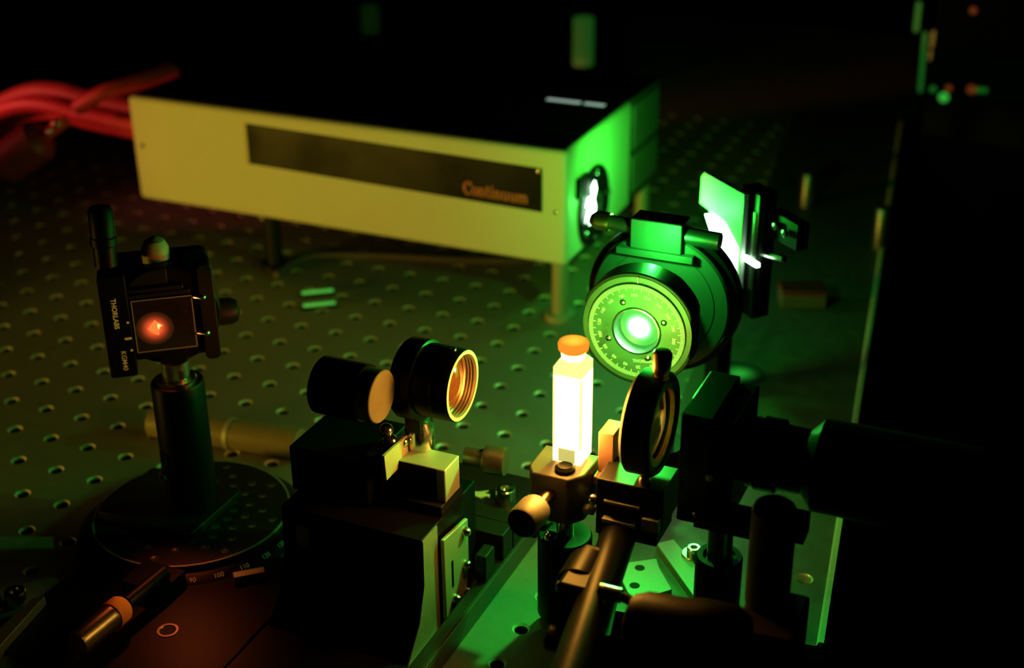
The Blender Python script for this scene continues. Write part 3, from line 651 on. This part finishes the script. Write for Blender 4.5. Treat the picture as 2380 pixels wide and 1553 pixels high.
def cuvette_holder():
    t = thing('cuvette_holder', (CX-2,CY-2,0), 'black clamp block on a post gripping the foot of the glowing cuvette', 'holder')
    b = MB(); x0, x1 = 228.5, 252.5; y0, y1 = -254, -231
    poly = [(x0+1,y0+3.5),(x0+3.5,y0),(x1-5,y0),(x1-1,y0+5),(x1,y0+7),(x1,y1),(x0,y1),(x0,y0+6)]
    b.prism(poly, (0,0,61), (1,0,0), (0,1,0), (0,0,21.5)); b.build('clamp_block', 'holder_metal', t, bevel=0.8)
    MB().lathe((CX+0.5,-247,82.3), (0,0,1), [(0,0),(0,4.2),(1.5,4.2),(2.6,3),(3,0)], 24).build('clamp_button', 'anodized', t)
    # thumbscrew towards the viewer
    d = V((-0.08,-1,0)).normalized(); a = V((239.5,y0,74))
    MB().lathe(a, d, [(-2,0),(-2,2.6),(6,2.6),(8,2.2),(11,2.2),(11,0)], 24).build('screw_shaft', 'brass', t)
    b = MB(); b.lathe(a + d*10, d, [(0,0),(0,4.2),(0.8,6.0),(3,6.6),(13,6.6),(13.6,6.2),(13.6,0)], 32); kb = b.build('thumb_knob', 'bead_blast', t)
    MB().lathe(a + d*23.6, d, [(0,0),(0,6.0),(0.5,5.6),(0.5,0)], 32).build('knob_end', 'black_plastic', kb)
    MB().cyl((CX-2,CY-2,30), (CX-2,CY-2,61.2), 3.6).build('post', 'steel', t)
    MB().lathe((CX-2,CY-2,8), (0,0,1), [(0,0),(0,11.5),(38,11.5),(39,10.8),(39,4),(38,0)], 40).build('post_holder', 'anodized', t)
    b = MB(); k0 = V((CX-12,CY,46)); kd = V((-1,0.15,0.1)).normalized(); knurled(b, k0, kd, 6.3, 3, 13, 28, 11, 0.35); b.lathe(k0, kd, [(-2,0),(-2,3.4),(3.2,3.4),(3.2,0)], 20); b.build('lock_knob', 'anodized', t)
    MB().ball((CX-6,CY-8,48), 3.0).build('lock_stud', 'steel', t)
    MB().prism([(q.x,q.y) for q in (onz(*p,8) for p in ((1268,1335),(1292,1402),(1335,1480),(1420,1480),(1440,1390),(1400,1300),(1300,1300)))], (0,0,0.05), (1,0,0), (0,1,0), (0,0,8)).build('post_base', 'anodized', t, bevel=0.5)
cuvette_holder()
o = MB().box((253.4,-236,78), (260,-224,96.5)).box((252.8,-240,74), (262,-224,78)).box((253.5,-234,0.1),(259,-227,74)).build('beam_block', 'copper_block', bevel=0.4)
tag(o, 'upright metal block standing against the right side of the glowing cuvette', 'block')

# ================================================================== focusing lens at the right of the cuvette
def focusing_lens():
    c = V((275.5,BY,107)); ax = V((1,0,0)); R = 21
    t = thing('focusing_lens', (276,BY,50), 'black round lens holder with a brass locking knob, right of the cuvette', 'lens mount')
    b = MB(); b.lathe(c, ax, [(-6,14),(-6,R-1.4),(-4.8,R),(4.6,R),(6,R-1.2),(6,17.5),(2,16),(2,14)], 72, closed=True); b.build('holder_ring', 'dark_anodized', t)
    b = MB(); b.lathe(c, ax, [(3.6,14.4),(3.6,16.9),(5.4,16.9),(5.4,14.4)], 56, closed=True); b.build('retaining_ring', 'brass', t)
    b = MB(); b.lathe(c, ax, [(-3,0)] + [(-3,14.6),(1,14.6)] + [(1 + 4.2*(1-(r/14.6)**2), r) for r in (13,11,9,7,5,3,1)] + [(5.2,0)], 56); b.build('lens', 'glass', t)
    k = V((279,BY,107+R-0.6))
    b = MB(); b.lathe(k, (0.05,0,1), [(0,0),(0,3.2),(1.2,3.2),(1.4,2.6),(2.6,2.6),(2.8,3.4),(4.2,3.6),(4.6,3.1)], 28); b.build('knob_neck', 'brass', t)
    b = MB(); b.lathe(k, (0.05,0,1), [(4.5,0),(4.5,3.7),(10.4,3.8),(11.4,3.2),(11.6,0)], 24); b.build('brass_knob', 'brass', t)
    # block below with its slots
    b = MB(); b.box((258,-250,66), (286,-230,84)); bo = b.build('foot_block', 'anodized_satin', t, bevel=0.6)
    for a_, c_ in (((262,-252.2,74.8), (277,-249.9,76.0)), ((262,-254.0,66.8), (276,-249.9,68.6)), ((278.5,-253.6,66.8), (285.5,-249.9,72.5))):
        MB().box(a_, c_).build('foot_ridge', 'bead_blast', bo, bevel=0.3)
    MB().ball((256.4,-249,73), 2.4).build('foot_stud', 'steel', bo)
    MB().ball((277,-246,85.2), 2.6).build('foot_stud', 'brass', bo)
    MB().box((252.5,-251,66.5), (257.5,-247.5,69.5)).build('foot_pad', 'dull_aluminium', bo, bevel=0.6)
    MB().box((258,-250,58), (284,-230,65.9)).build('foot_plate', 'anodized', t, bevel=0.6)
focusing_lens()

# ================================================================== polarizer in its graduated rotation mount
DX, DY, DZ = 245.5, -168.0, 110.0
def rotation_mount():
    t = thing('rotation_mount', (246,-140,0), 'polarizer in a round graduated rotation mount glowing green behind the cuvette', 'rotation mount')
    c = V((DX,DY,DZ)); ax = V((0,-1,0)); R = 22.6
    face = lambda r, a: c + V((r*math.sin(a), 0, r*math.cos(a)))   # a clockwise from the top as seen by the camera
    # eight-sided looking body behind the dial
    b = MB(); N = 64
    def rad(a):
        d = 27.0; x = d*math.sin(a); z = d*math.cos(a)
        return min(27.0, 24.6/max(1e-6, abs(math.sin(a))))
    poly = [(rad(2*math.pi*k/N)*math.sin(2*math.pi*k/N), rad(2*math.pi*k/N)*math.cos(2*math.pi*k/N)) for k in range(N)]
    o_ = c + V((0,0.3,0)); ou = [o_ + V((x,0,z+0.5)) for x, z in poly]; inn = [o_ + V((11.3*math.sin(2*math.pi*k/N), 0, 11.3*math.cos(2*math.pi*k/N))) for k in range(N)]; yy = V((0,13,0))
    b.add(ou + inn + [q+yy for q in ou] + [q+yy for q in inn], [f for k in range(N) for k2 in ((k+1) % N,) for f in ((k,k2,N+k2,N+k), (2*N+k,3*N+k,3*N+k2,2*N+k2), (k,2*N+k,2*N+k2,k2), (N+k,N+k2,3*N+k2,3*N+k))]); bo = b.build('mount_body', 'anodized_satin', t, bevel=0.6)
    fr = MB(); fr.lathe(c + V((0,0.25,0.5)), ax, [(0,R+0.3),(0,25.2),(0.25,25.2),(0.25,R+0.3)], 96, closed=True); fr.build('front_bezel', 'dial_metal', bo)
    d = MB(); d.lathe(c, ax, [(-3,11.2),(-3,R),(0.2,R),(0.45,R-0.3),(0.45,11.6),(0.1,11.2)], 96, closed=True); do = d.build('dial', 'dial_metal', t)
    # graduation every two degrees
    tk = MB()
    for k in range(180):
        a = math.radians(2*k - 205); L = 3.2 if k % 5 == 0 else 1.9
        p = face(R-0.35, a); q = face(R-0.35-L, a); s_ = V((math.cos(a),0,-math.sin(a)))*0.13
        y = V((0,-0.52,0)); tk.add([p-s_+y, p+s_+y, q+s_+y, q-s_+y], [(0,1,2,3)])
    g = tk.build('graduation', 'white_print', do); g['kind'] = 'stuff'
    for deg in range(0, 360, 20):
        a = math.radians(deg - 205); ctr = face(R-5.3, a) + V((0,-0.52,0))
        text('dial_number', str(deg), 2.1, plane_fn(ctr, (math.cos(a),0,-math.sin(a)), (math.sin(a),0,math.cos(a))), 'white_print', do)
    a = math.radians(176); text('lettering', 'THORLABS', 2.0, plane_fn(face(14.5,math.radians(165)) + V((0,-0.52,0)), (0.99,0,0.12), (-0.12,0,0.99)), 'white_print', do)
    a = 0.0; p = face(R+0.6,a); MB().box((p.x-0.25,p.y-0.6,p.z), (p.x+0.25,p.y-0.5,p.z+2.8)).build('index_line', 'white_print', bo)
    for sx, sz in ((239.0,123.0), (258.0,116.5), (232.8,104.4), (251.4,98.0)):
        b = MB(); b.lathe((sx,DY-0.4,sz), ax, [(0,0),(0,1.5),(0.5,1.4),(0.9,0.8),(0.9,0)], 16); b.build('dial_screw', 'steel', do)
    for (ax_, az_, wx, hz, rot) in ((230.4,104.6,2.0,5.8,0.35), (250.6,97.6,3.2,2.2,0.0)):
        poly = [(wx*math.cos(j*math.pi/8), hz*math.sin(j*math.pi/8)) for j in range(16)]; cr, sr = math.cos(rot), math.sin(rot)
        MB().prism([(x*cr+z*sr, -x*sr+z*cr) for x, z in poly], (ax_,DY-0.5,az_), (1,0,0), (0,0,1), (0,0.04,0)).build('worn_patch', 'dark_steel', do)
    # optic and retaining ring
    b = MB(); b.lathe(c, ax, [(-5,9.3),(-5,11.2),(0.7,11.2),(0.9,10.8),(0.9,10.3),(-2,9.9)], 64, closed=True); b.build('optic_ring', 'steel', do)
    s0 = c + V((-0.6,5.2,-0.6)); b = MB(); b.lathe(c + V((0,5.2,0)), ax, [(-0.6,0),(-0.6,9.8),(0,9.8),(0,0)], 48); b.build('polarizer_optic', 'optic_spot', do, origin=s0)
    # large ring carrier behind
    rc = V((243.0,-128,106.5)); RR = 33.5
    b = MB(); b.lathe(rc, ax, [(-10,20),(-10,RR),(-1,RR),(0,RR-1),(0,26.9),(-0.5,26.6),(-0.5,26.3),(0,26),(0,12),(-10,12)], 96, closed=True); ro = b.build('carrier_ring', 'grey_anodized', t)
    b = MB(); b.ring(rc, ax, RR+0.4, RR+3.2, -12, -4, 96); b.build('outer_ring', 'anodized', t)
    b = MB(); b.lathe(c + V((0,13,0.2)), (0,1,0), [(0,9),(0,13),(30,13),(30,9)], 56, closed=True); b.build('barrel', 'anodized', t)
    # clamp and micrometer across the top
    cz = 144.5
    b = MB(); b.box((228.5,-131,133), (253,-118,147.5)); b.build('micrometer_clamp', 'grey_anodized', t, bevel=0.6); MB().box((222,-132,129.5), (259,-118,133)).build('clamp_flange', 'grey_anodized', t, bevel=0.5)
    d0 = V((1,0,-0.03)).normalized(); m0 = V((216.5,-124.5,141.5))
    MB().cyl(m0, m0 + d0*14, 3.6).build('micrometer_sleeve', 'dark_steel', t); MB().cyl(m0 + d0*36, m0 + d0*53, 4.1).build('micrometer_end', 'dark_steel', t)
    b = MB(); knurled(b, m0, -d0, 4.5, 0, 7, 26, 8, 0.2); b.lathe(m0 - d0*6.9, -d0, [(0,4.2),(1.2,3.4),(2.6,2.2),(3.2,0)], 24); b.build('micrometer_thimble', 'brass', t)
    # post
    MB().cyl((246.5,-127,66), (246.5,-127,30), 6.3).cyl((246.5,-127,0.1), (246.5,-127,32), 12).build('post', 'anodized', t)
rotation_mount()

# ================================================================== mirror plate catching the beam
def mirror():
    p0 = onz(1630,397,136); p1 = onz(1730,452,136); d = (p1-p0); L = d.length; d.normalize(); n = V((d.y,-d.x,0))
    t = thing('beam_mirror', (p0 + d*L/2) - V((0,0,136)), 'white-lit upright mirror plate throwing the green beam towards the polarizer', 'mirror')
    poly = [(0,-3),(2.5,0),(L,0),(L,-62),(L*0.45,-62),(L*0.42,-36),(L*0.22,-19),(0,-18)]
    b = MB(); b.prism(poly, p0, d, (0,0,1), -n*3.0); b.build('mirror_plate', 'white_ceramic', t, bevel=0.4)
    poly = [(0,0),(6,3),(9,8),(10,12),(22,10),(L-2,-9),(L-4,-18),(20,-17),(12,-9)]
    q = p0 + V((0,0,-36)) + n*0.2
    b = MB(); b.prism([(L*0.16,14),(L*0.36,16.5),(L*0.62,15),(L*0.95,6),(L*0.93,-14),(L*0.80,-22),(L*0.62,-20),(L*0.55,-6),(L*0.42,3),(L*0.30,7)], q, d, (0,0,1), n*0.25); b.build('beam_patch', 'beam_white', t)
    # mount behind: frame, knobs
    F = frame(p0 + d*L, d, (0,0,1))
    b = MB(F); b.box((-8,-66,-14), (9,2,-3.4)); b.build('mount_frame', 'anodized', t, bevel=0.6)
    b = MB(F); b.cyl((6,-8,-6), (6,-50,-6), 3.2); b.build('mount_rod', 'dark_steel', t)
    b = MB(F); b.cyl((8,-30,-8), (24,-28,-10), 2.0); b.build('adjust_screw', 'steel', t)
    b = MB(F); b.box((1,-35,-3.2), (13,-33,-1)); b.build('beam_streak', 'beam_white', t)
    b = MB(F); b.box((-34,-135.9,-14), (-22,-40,-5)); b.build('mount_leg', 'anodized', t)
    for q in ((18,-12,-8), (26,-13,-8)): b = MB(F); b.lathe(q, (0,0,1), [(0,0),(0,2),(1.5,1.8),(2.2,0)], 16); b.build('adjust_knob', 'steel', t)
    b = MB(F); b.box((10,-20,-16), (34,-6,-9)); b.build('adjust_block', 'anodized', t, bevel=0.5)
mirror()

# ================================================================== translating mount with the black barrel (right)
def translating_mount():
    x0 = ony(1578,1060,-258).x; x1 = ony(1702,1060,-258).x; z1 = ony(1600,965,-258).z; z0 = ony(1600,1215,-258).z
    t = thing('translating_mount', (300,-240,8), 'black translating mount carrying a long black barrel, right of the lens', 'optics mount')
    MB().box((x0,-258,z0), (x1-8,-220,z1)).build('fixed_plate', 'anodized', t, bevel=0.7)
    MB().box((x1-7.4,-256,z0+2), (x1,-221,z1-2)).build('moving_plate', 'anodized', t, bevel=0.7)
    fx = lambda px, py: plane_fn(ony(px,py,-258.1), (0,0,-1), (1,0,0))
    text('lettering', 'THORLABS', 3.6, fx(1592,1060), 'grey_print', t)
    text('lettering', 'SM1Z', 2.4, fx(1584,1155), 'grey_print', t)
    a = ony(1612,1192,-262); c = ony(1742,1235,-262)
    b = MB(); b.box((a.x,-262,c.z-4), (c.x+2,-246,a.z-2)); bo = b.build('lower_bar', 'anodized', t, bevel=0.5)
    text('lettering', 'OTTO  THOR', 3.4, plane_fn(V(((a.x+c.x)/2, -262.1, (a.z+c.z)/2-3)), (1,0,0), (0,0,1)), 'grey_print', bo)
    # adjusters
    b = MB(); p = ony(1622,932,-236); b.lathe(p, (1,0,0), [(0,0),(0,4.0),(0.6,4.6),(8.4,4.6),(9,4.2),(9,0)], 28); b.build('adjuster_knob', 'black_gloss', t)
    MB().cyl(p + V((4,0,-10)), p + V((4,0,-3)), 2).build('adjuster_stem', 'dark_steel', t)
    b = MB(); p = ony(1650,1110,-258); b.lathe(p, (0,-1,0), [(0,0),(0,1.8),(0.5,1.7),(0.7,0)], 16); b.build('cover_screw', 'dark_steel', t)
    b = MB(); p = ony(1614,1195,-258); b.lathe(p, (0,-1,0), [(0,0),(0,1.0),(0.4,0.9),(0.6,0)], 12); b.build('cover_screw', 'steel', t)
    for px, py in ((1712,1060), (1716,1085), (1722,1110)):
        MB().ball(ony(px,py,-246), 1.6).build('spring_stud', 'steel', t)
    # stepped tube and barrel along x
    A = V((0,BY,103.5))
    b = MB(); b.lathe(A, (1,0,0), [(308,0),(308,9.5),(315.2,9.5),(315.6,12.6),(316.6,13.6),(318.2,13.6),(318.8,12.6),(319.4,12.8),(320,14.4),(327.5,14.4),(328.6,12.8),(337,12.6),(338.6,12.0),(338.6,0)], 56); b.build('stepped_tube', 'black_gloss', t)
    b = MB(); b.lathe(A, (1,0,0), [(338,0),(338,12.6),(341.6,16.6),(342.4,17.8),(398,17.8),(399,17),(399,0)], 64); b.build('barrel', 'black_plastic', t)
    p = ony(1714,985,-238); b = MB(); b.box((p.x-3,-243,p.z-3), (p.x+5,-233,p.z+2.5)); b.build('flexure', 'dark_steel', t, bevel=0.3)
    # pillar with bright rimmed foot
    q = ony(1672,1290,-240); b = MB(); b.lathe((q.x,-240,8), (0,0,1), [(0,0),(0,9.4),(q.z-9,9.4),(q.z-8,8.8),(q.z-8,6.6),(q.z-9.5,6.4),(q.z-9.5,0)], 36); b.build('pillar', 'anodized', t)
    MB().cyl((q.x,-240,q.z-2), (q.x,-240,z0+1), 5).build('pillar_post', 'dark_steel', t)
translating_mount()

def knurled_knob():
    a = ony(1782,1400,-272); c = ony(1780,1163,-272)
    t = thing('drive_knob', (a.x,-272,8), 'tall black knurled drive knob standing on a dark block below the barrel', 'knob')
    r = 8.2
    b = MB(); knurled(b, (a.x,-272,a.z), (0,0,1), r, 0, c.z-a.z-3, 44, 30, 0.22); b.build('knurled_sleeve', 'holder_metal', t)
    b = MB(); b.lathe((a.x,-272,c.z-3.1), (0,0,1), [(0,0),(0,r-0.4),(1.6,r-0.8),(3,r-2.6),(3.2,0)], 40); b.build('knob_cap', 'black_plastic', t)
    b = MB(); b.lathe((a.x-5,-276.4,c.z-1.6), (-0.3,-0.75,0.6), [(0,0),(0,2.0),(1.2,2.0),(1.6,1.2),(1.0,1.0),(1.0,0)], 16); b.build('cap_screw', 'dark_steel', t)
    e = ony(1722,1400,-282); f_ = ony(1862,1400,-282)
    b = MB(); b.box((e.x,-292,8.1), (f_.x,-262,a.z+0.2)); b.build('drive_block', 'dark_block', t, bevel=1.2)
    g = ony(1735,1420,-292); b = MB(); b.box((g.x+3,-293,14), (f_.x-6,-291.8,a.z-14)); b.build('drive_face', 'anodized', t, bevel=0.4)
mat('dark_block', (0.022, 0.012, 0.012), 0.5, 0.0, 0.4, noise=0.2, scale=300)
knurled_knob()
p = ony(1834,1222,-258); q = ony(1876,1222,-258)
o = MB().box((p.x-6,-262,p.z-4.6), (q.x,-252,p.z+4.6)).box((p.x-4,-259,8.1), (p.x+2,-254,p.z-4.6)).build('stop_bar', 'dull_aluminium', bevel=0.4)
tag(o, 'short square metal bar on a stem just right of the knurled drive knob', 'bar')

def rod_clamp():
    t = thing('rod_clamp', (272,-300,0), 'black rod with a right angle clamp reaching towards the viewer below the cuvette', 'clamp')
    a = V((266.8,-241,60)); c = V((284,-352,60)); d = (c-a).normalized()
    MB().cyl(a, c, 7.2, n=36).build('rod', 'anodized', t)
    j = V((264.6,-281,58)); b = MB(); b.lathe(j + V((0,8,0)), (0.05,-1,0), [(0,0),(0,9.2),(15,9.2),(16.4,8),(16.4,0)], 40); b.build('clamp_barrel', 'anodized', t)
    b = MB(); b.box((260,-298,42), (275,-268,66)); b.build('clamp_body', 'anodized', t, bevel=2)
    p = ony(1312,1364,-290); b = MB(); b.lathe(p, (-1,0,0.1), [(-6,0),(-6,2.2),(2,2.4),(3,1.6),(3,0)], 20); b.build('clamp_screw', 'brass', t)
    p = ony(1330,1395,-292); b = MB(); b.lathe(p, (-1,-0.2,0), [(-6,0),(-6,5),(4,5),(5,4),(5,0)], 24); b.build('clamp_knob', 'anodized', t)
    p = ony(1300,1488,-300); b = MB(); b.lathe(p, (-1,-0.1,0.1), [(-10,0),(-10,3.4),(-2,3.4),(-2,5),(4,5),(5,4.2),(5,0)], 24); b.build('rod_knob', 'anodized_satin', t)
    MB().cyl((270,-288,0.1), (270,-288,43), 6).build('pillar', 'anodized', t)
    # cross handle
    h0 = ony(1462,1452,-315); h1 = ony(1735,1500,-315); dd = V((1,0,0)); L = (h1-h0).length
    b = MB(); b.lathe(h0, h1-h0, [(0,0),(0,8),(1.5,11),(6,12.6),(L*0.45,12.6),(L*0.62,13.4),(L-4,12.8),(L,10),(L,0)], 40); b.build('handle', 'black_plastic', t)
    p = ony(1440,1384,-300); b = MB(); b.cyl(p - V((8,0,0)), p + V((1,0,0)), 2.8).cyl(p + V((1.1,0,0)), p + V((8,-2,-1)), 2.0); b.build('handle_pin', 'steel', t)
    MB().cyl((284,-312,48), (290,-314,56), 6).build('handle_neck', 'anodized', t)
rod_clamp()

# clamping fork, bracket and screw on the plate
f0, f1, f2, f3 = (onz(*q, 12) for q in ((1525,1263),(1565,1253),(1650,1350),(1612,1385)))
fk = thing('clamping_fork', ((f0+f2)/2).to_tuple()[:2] + (PZ,), 'flat green-lit clamping fork bolted down beside the black pillar', 'clamp')
MB().add([f0,f1,f2,f3] + [q - V((0,0,3.9)) for q in (f0,f1,f2,f3)], [(0,1,2,3),(7,6,5,4),(0,4,5,1),(1,5,6,2),(2,6,7,3),(3,7,4,0)]).build('fork_arm', 'bead_blast', fk, bevel=0.4)
g0 = onz(1612,1290,12)
MB().lathe((g0.x,g0.y,8.1), (0,0,1), [(0,2),(0,5.6),(4.6,5.6),(5.0,5.2),(5.0,2)], 32, closed=True).build('washer', 'steel', fk)
b = MB(); cap_screw(b, (g0.x,g0.y,12.9), (0,0,1), 3.2, 3.4); b.build('cap_screw', 'steel', fk)
br = thing('slotted_bracket', (258,-195,PZ), 'flat metal bracket with two holes left of the clamping fork', 'bracket')
pp = [onz(*q, 11) for q in ((1438,1335),(1446,1309),(1526,1298),(1532,1318),(1562,1370),(1470,1400))]
b = MB(); b.add(pp + [q - V((0,0,2.9)) for q in pp], [tuple(range(6)), tuple(range(11,5,-1))] + [(k,6+k,6+(k+1)%6,(k+1)%6) for k in range(6)]); b.build('bracket_plate', 'bead_blast', br, bevel=0.3)
for px, py in ((1487,1320), (1475,1361)):
    q = onz(px,py,11.05); MB().lathe(q, (0,0,1), [(0.03,0),(0.03,2.0),(0.0,2.3)], 20).build('bracket_hole', 'hole_bottom', br)

# ================================================================== small things lower left
q = onz(36,1384,4); b = MB(); cap_screw(b, (q.x,q.y,0.05), (0,0,1), 4.8, 6.5); o = b.build('cap_screw', 'steel', origin=(q.x,q.y,0))
tag(o, 'socket head screw standing at the lower left edge of the picture', 'screw')
a = onz(-30,1535,6); c = onz(105,1385,6); d = (c-a).normalized(); n = V((-d.y,d.x,0))
mat('serrated', (0.10, 0.11, 0.10), 0.5, 0.5, 0.5, noise=0.6, scale=900, bump=0.4)
o = MB().prism([(0,0),((c-a).length,0),((c-a).length-3,5),(0,9)], V((a.x,a.y,0.05)), d, n, (0,0,6)).build('clamp_strip', 'serrated', bevel=0.4)
tag(o, 'tapering rough metal clamp strip at the lower left corner', 'clamp')

# tube lying behind the post holder
t = thing('lying_tube', (20,-172,0), 'pale tube with a bright band lying behind the post of the grating mount', 'tube')
a = V((-25,-175,8.6)); c = V((62,-165,8.6)); d = (c-a).normalized()
MB().cyl(a, c, 8.4, n=36).build('tube_body', 'pale_dark', t)
m_ = a + d*46; MB().lathe(m_, d, [(0,8.2),(0,8.9),(2.6,8.9),(2.6,8.2)], 40, closed=True).build('bright_band', 'bead_blast', t)

# glowing green strips imitate reflected laser light under the laser
for k, (px, py, lab) in enumerate(((738,676,'upper of two glowing strips of painted green reflection under the laser housing'), (742,705,'lower of two glowing strips of painted green reflection under the laser housing'))):
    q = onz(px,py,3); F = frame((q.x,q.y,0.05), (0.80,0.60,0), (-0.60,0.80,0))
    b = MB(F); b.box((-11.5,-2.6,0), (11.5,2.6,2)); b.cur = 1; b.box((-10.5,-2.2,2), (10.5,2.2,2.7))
    tag(b.build('reflection_bar', ['black_plastic', 'green_glow'], bevel=0.3, origin=q - V((0,0,3))), lab, 'reflection', 'painted green reflections under the laser')

# signal cable lying across the table behind the legs
pts = [onz(*q, 2.6) for q in ((640,640),(700,603),(790,594),(900,596),(1010,602),(1120,606),(1230,604),(1330,585))]
tag(MB().tube(smooth_path(pts, 6), 2.4, 10).build('signal_cable', 'cable_grey'), 'thin grey signal cable curving across the table under the laser', 'cable')

# ================================================================== background right
for px, py, h, lab in ((1873,500,34,'bare metal post behind the mirror, nearer of two'), (2045,575,30,'bare metal post beside the right edge of the aluminium plate')):
    q = onz(px,py,PZ if px > 2000 else 0.02)
    o = MB().lathe(q, (0,0,1), [(0,0),(0,6.3),(h-1,6.3),(h,5.6),(h,2.2),(h-2,2),(h-2,0)], 24).build('optical_post', 'dark_steel', origin=q); tag(o, lab, 'post', 'bare optical posts')
q = onz(1862,705,PZ); F = frame((q.x,q.y,PZ+0.05), (0.92,0.38,0), (-0.38,0.92,0))
t = thing('junction_box', q, 'small dark box with a red lid on the plate behind the barrel', 'box')
MB(F).box((-14,-9,0), (14,9,9)).build('box_body', 'cable_grey', t, bevel=0.6); MB(F).box((-14,-9,9.1), (14,9,12)).build('lid', 'dark_red_plastic', t, bevel=0.6)
q = onz(1718,868,PZ+0.1)
soft_spot('glare_spot', (0.05, 1.0, 0.08), 0.34, 16)  # glowing disc paints blurred lens glare onto the plate
o = MB().lathe(q, (0,0,1), [(0,15),(0.05,0)], 48).build('glare_disc', 'glare_spot', origin=q); tag(o, 'round green disc of painted glare on the dark plate behind the barrel', 'light spot')

# dark instrument cabinet behind, with its lamps
def cabinet():
    t = thing('instrument_cabinet', (360,540,-900), 'black instrument cabinet in the dark upper right with small coloured lamps', 'cabinet')
    MB().box((276,500,-900), (520,700,420)).build('cabinet_body', 'black_paint', t, bevel=2)
    def strip(px0, py0, px1, py1, wd, m, nm):
        a = ony(px0,py0,499); c = ony(px1,py1,499); u = (c-a); L = u.length; u.normalize(); v = V((u.z,0,-u.x))
        MB().prism(rounded_rect(0,-wd/2,L,wd/2,wd*0.45), a, u, v, (0,2,0)).build(nm, m, t)
    strip(2136,5,2128,75,4.5,'led_dim','edge_light'); strip(2150,75,2138,215,3.4,'led_dim','edge_light')
    strip(2170,72,2164,112,3.0,'led_amber','amber_lamp'); strip(2163,118,2160,140,2.4,'led_amber','amber_lamp')
    for px, py, m, r in ((2193,227,'green_glow',4.2), (2168,208,'led_dim',3), (2205,206,'led_red',3), (2258,209,'led_red',4), (2275,210,'led_dim',2.6), (2288,211,'led_dim',2.6), (2262,25,'led_red',3)):
        q = ony(px,py,499); MB().lathe(q, (0,-1,0), [(-1,0),(-1,r),(0.6,r*0.8),(1.2,0)], 16).build('status_lamp', m, t)
emit('led_dim', (0.06, 1, 0.10), 0.07)
cabinet()
emit('post_lit_green', (0.12, 1, 0.10), 0.055); emit('post_lit_dim', (0.10, 1, 0.08), 0.008)  # green light falling on the far posts, put into glowing sleeves
for px, py, wd, h, m_, lab in ((1355,150,20,44,'post_lit_green','blurred post with painted green light far behind the white laser'), (862,75,18,26,'post_lit_dim','post with dim painted green light far behind the middle of the laser housing')):
    q = ony(px,py,520); 
    t = thing('far_post', (q.x,520,0), lab, 'post')
    MB().lathe((q.x,520,0.02), (0,0,1), [(0,0),(0,wd/2-2),(q.z,wd/2-2),(q.z,0)], 24).build('post_shaft', 'black_paint', t)
    MB().lathe((q.x,520,q.z), (0,0,1), [(0.05,0),(0.05,wd/2),(h,wd/2),(h+1,wd/2-1),(h+1,0)], 24).build('glow_sleeve', m_, t)
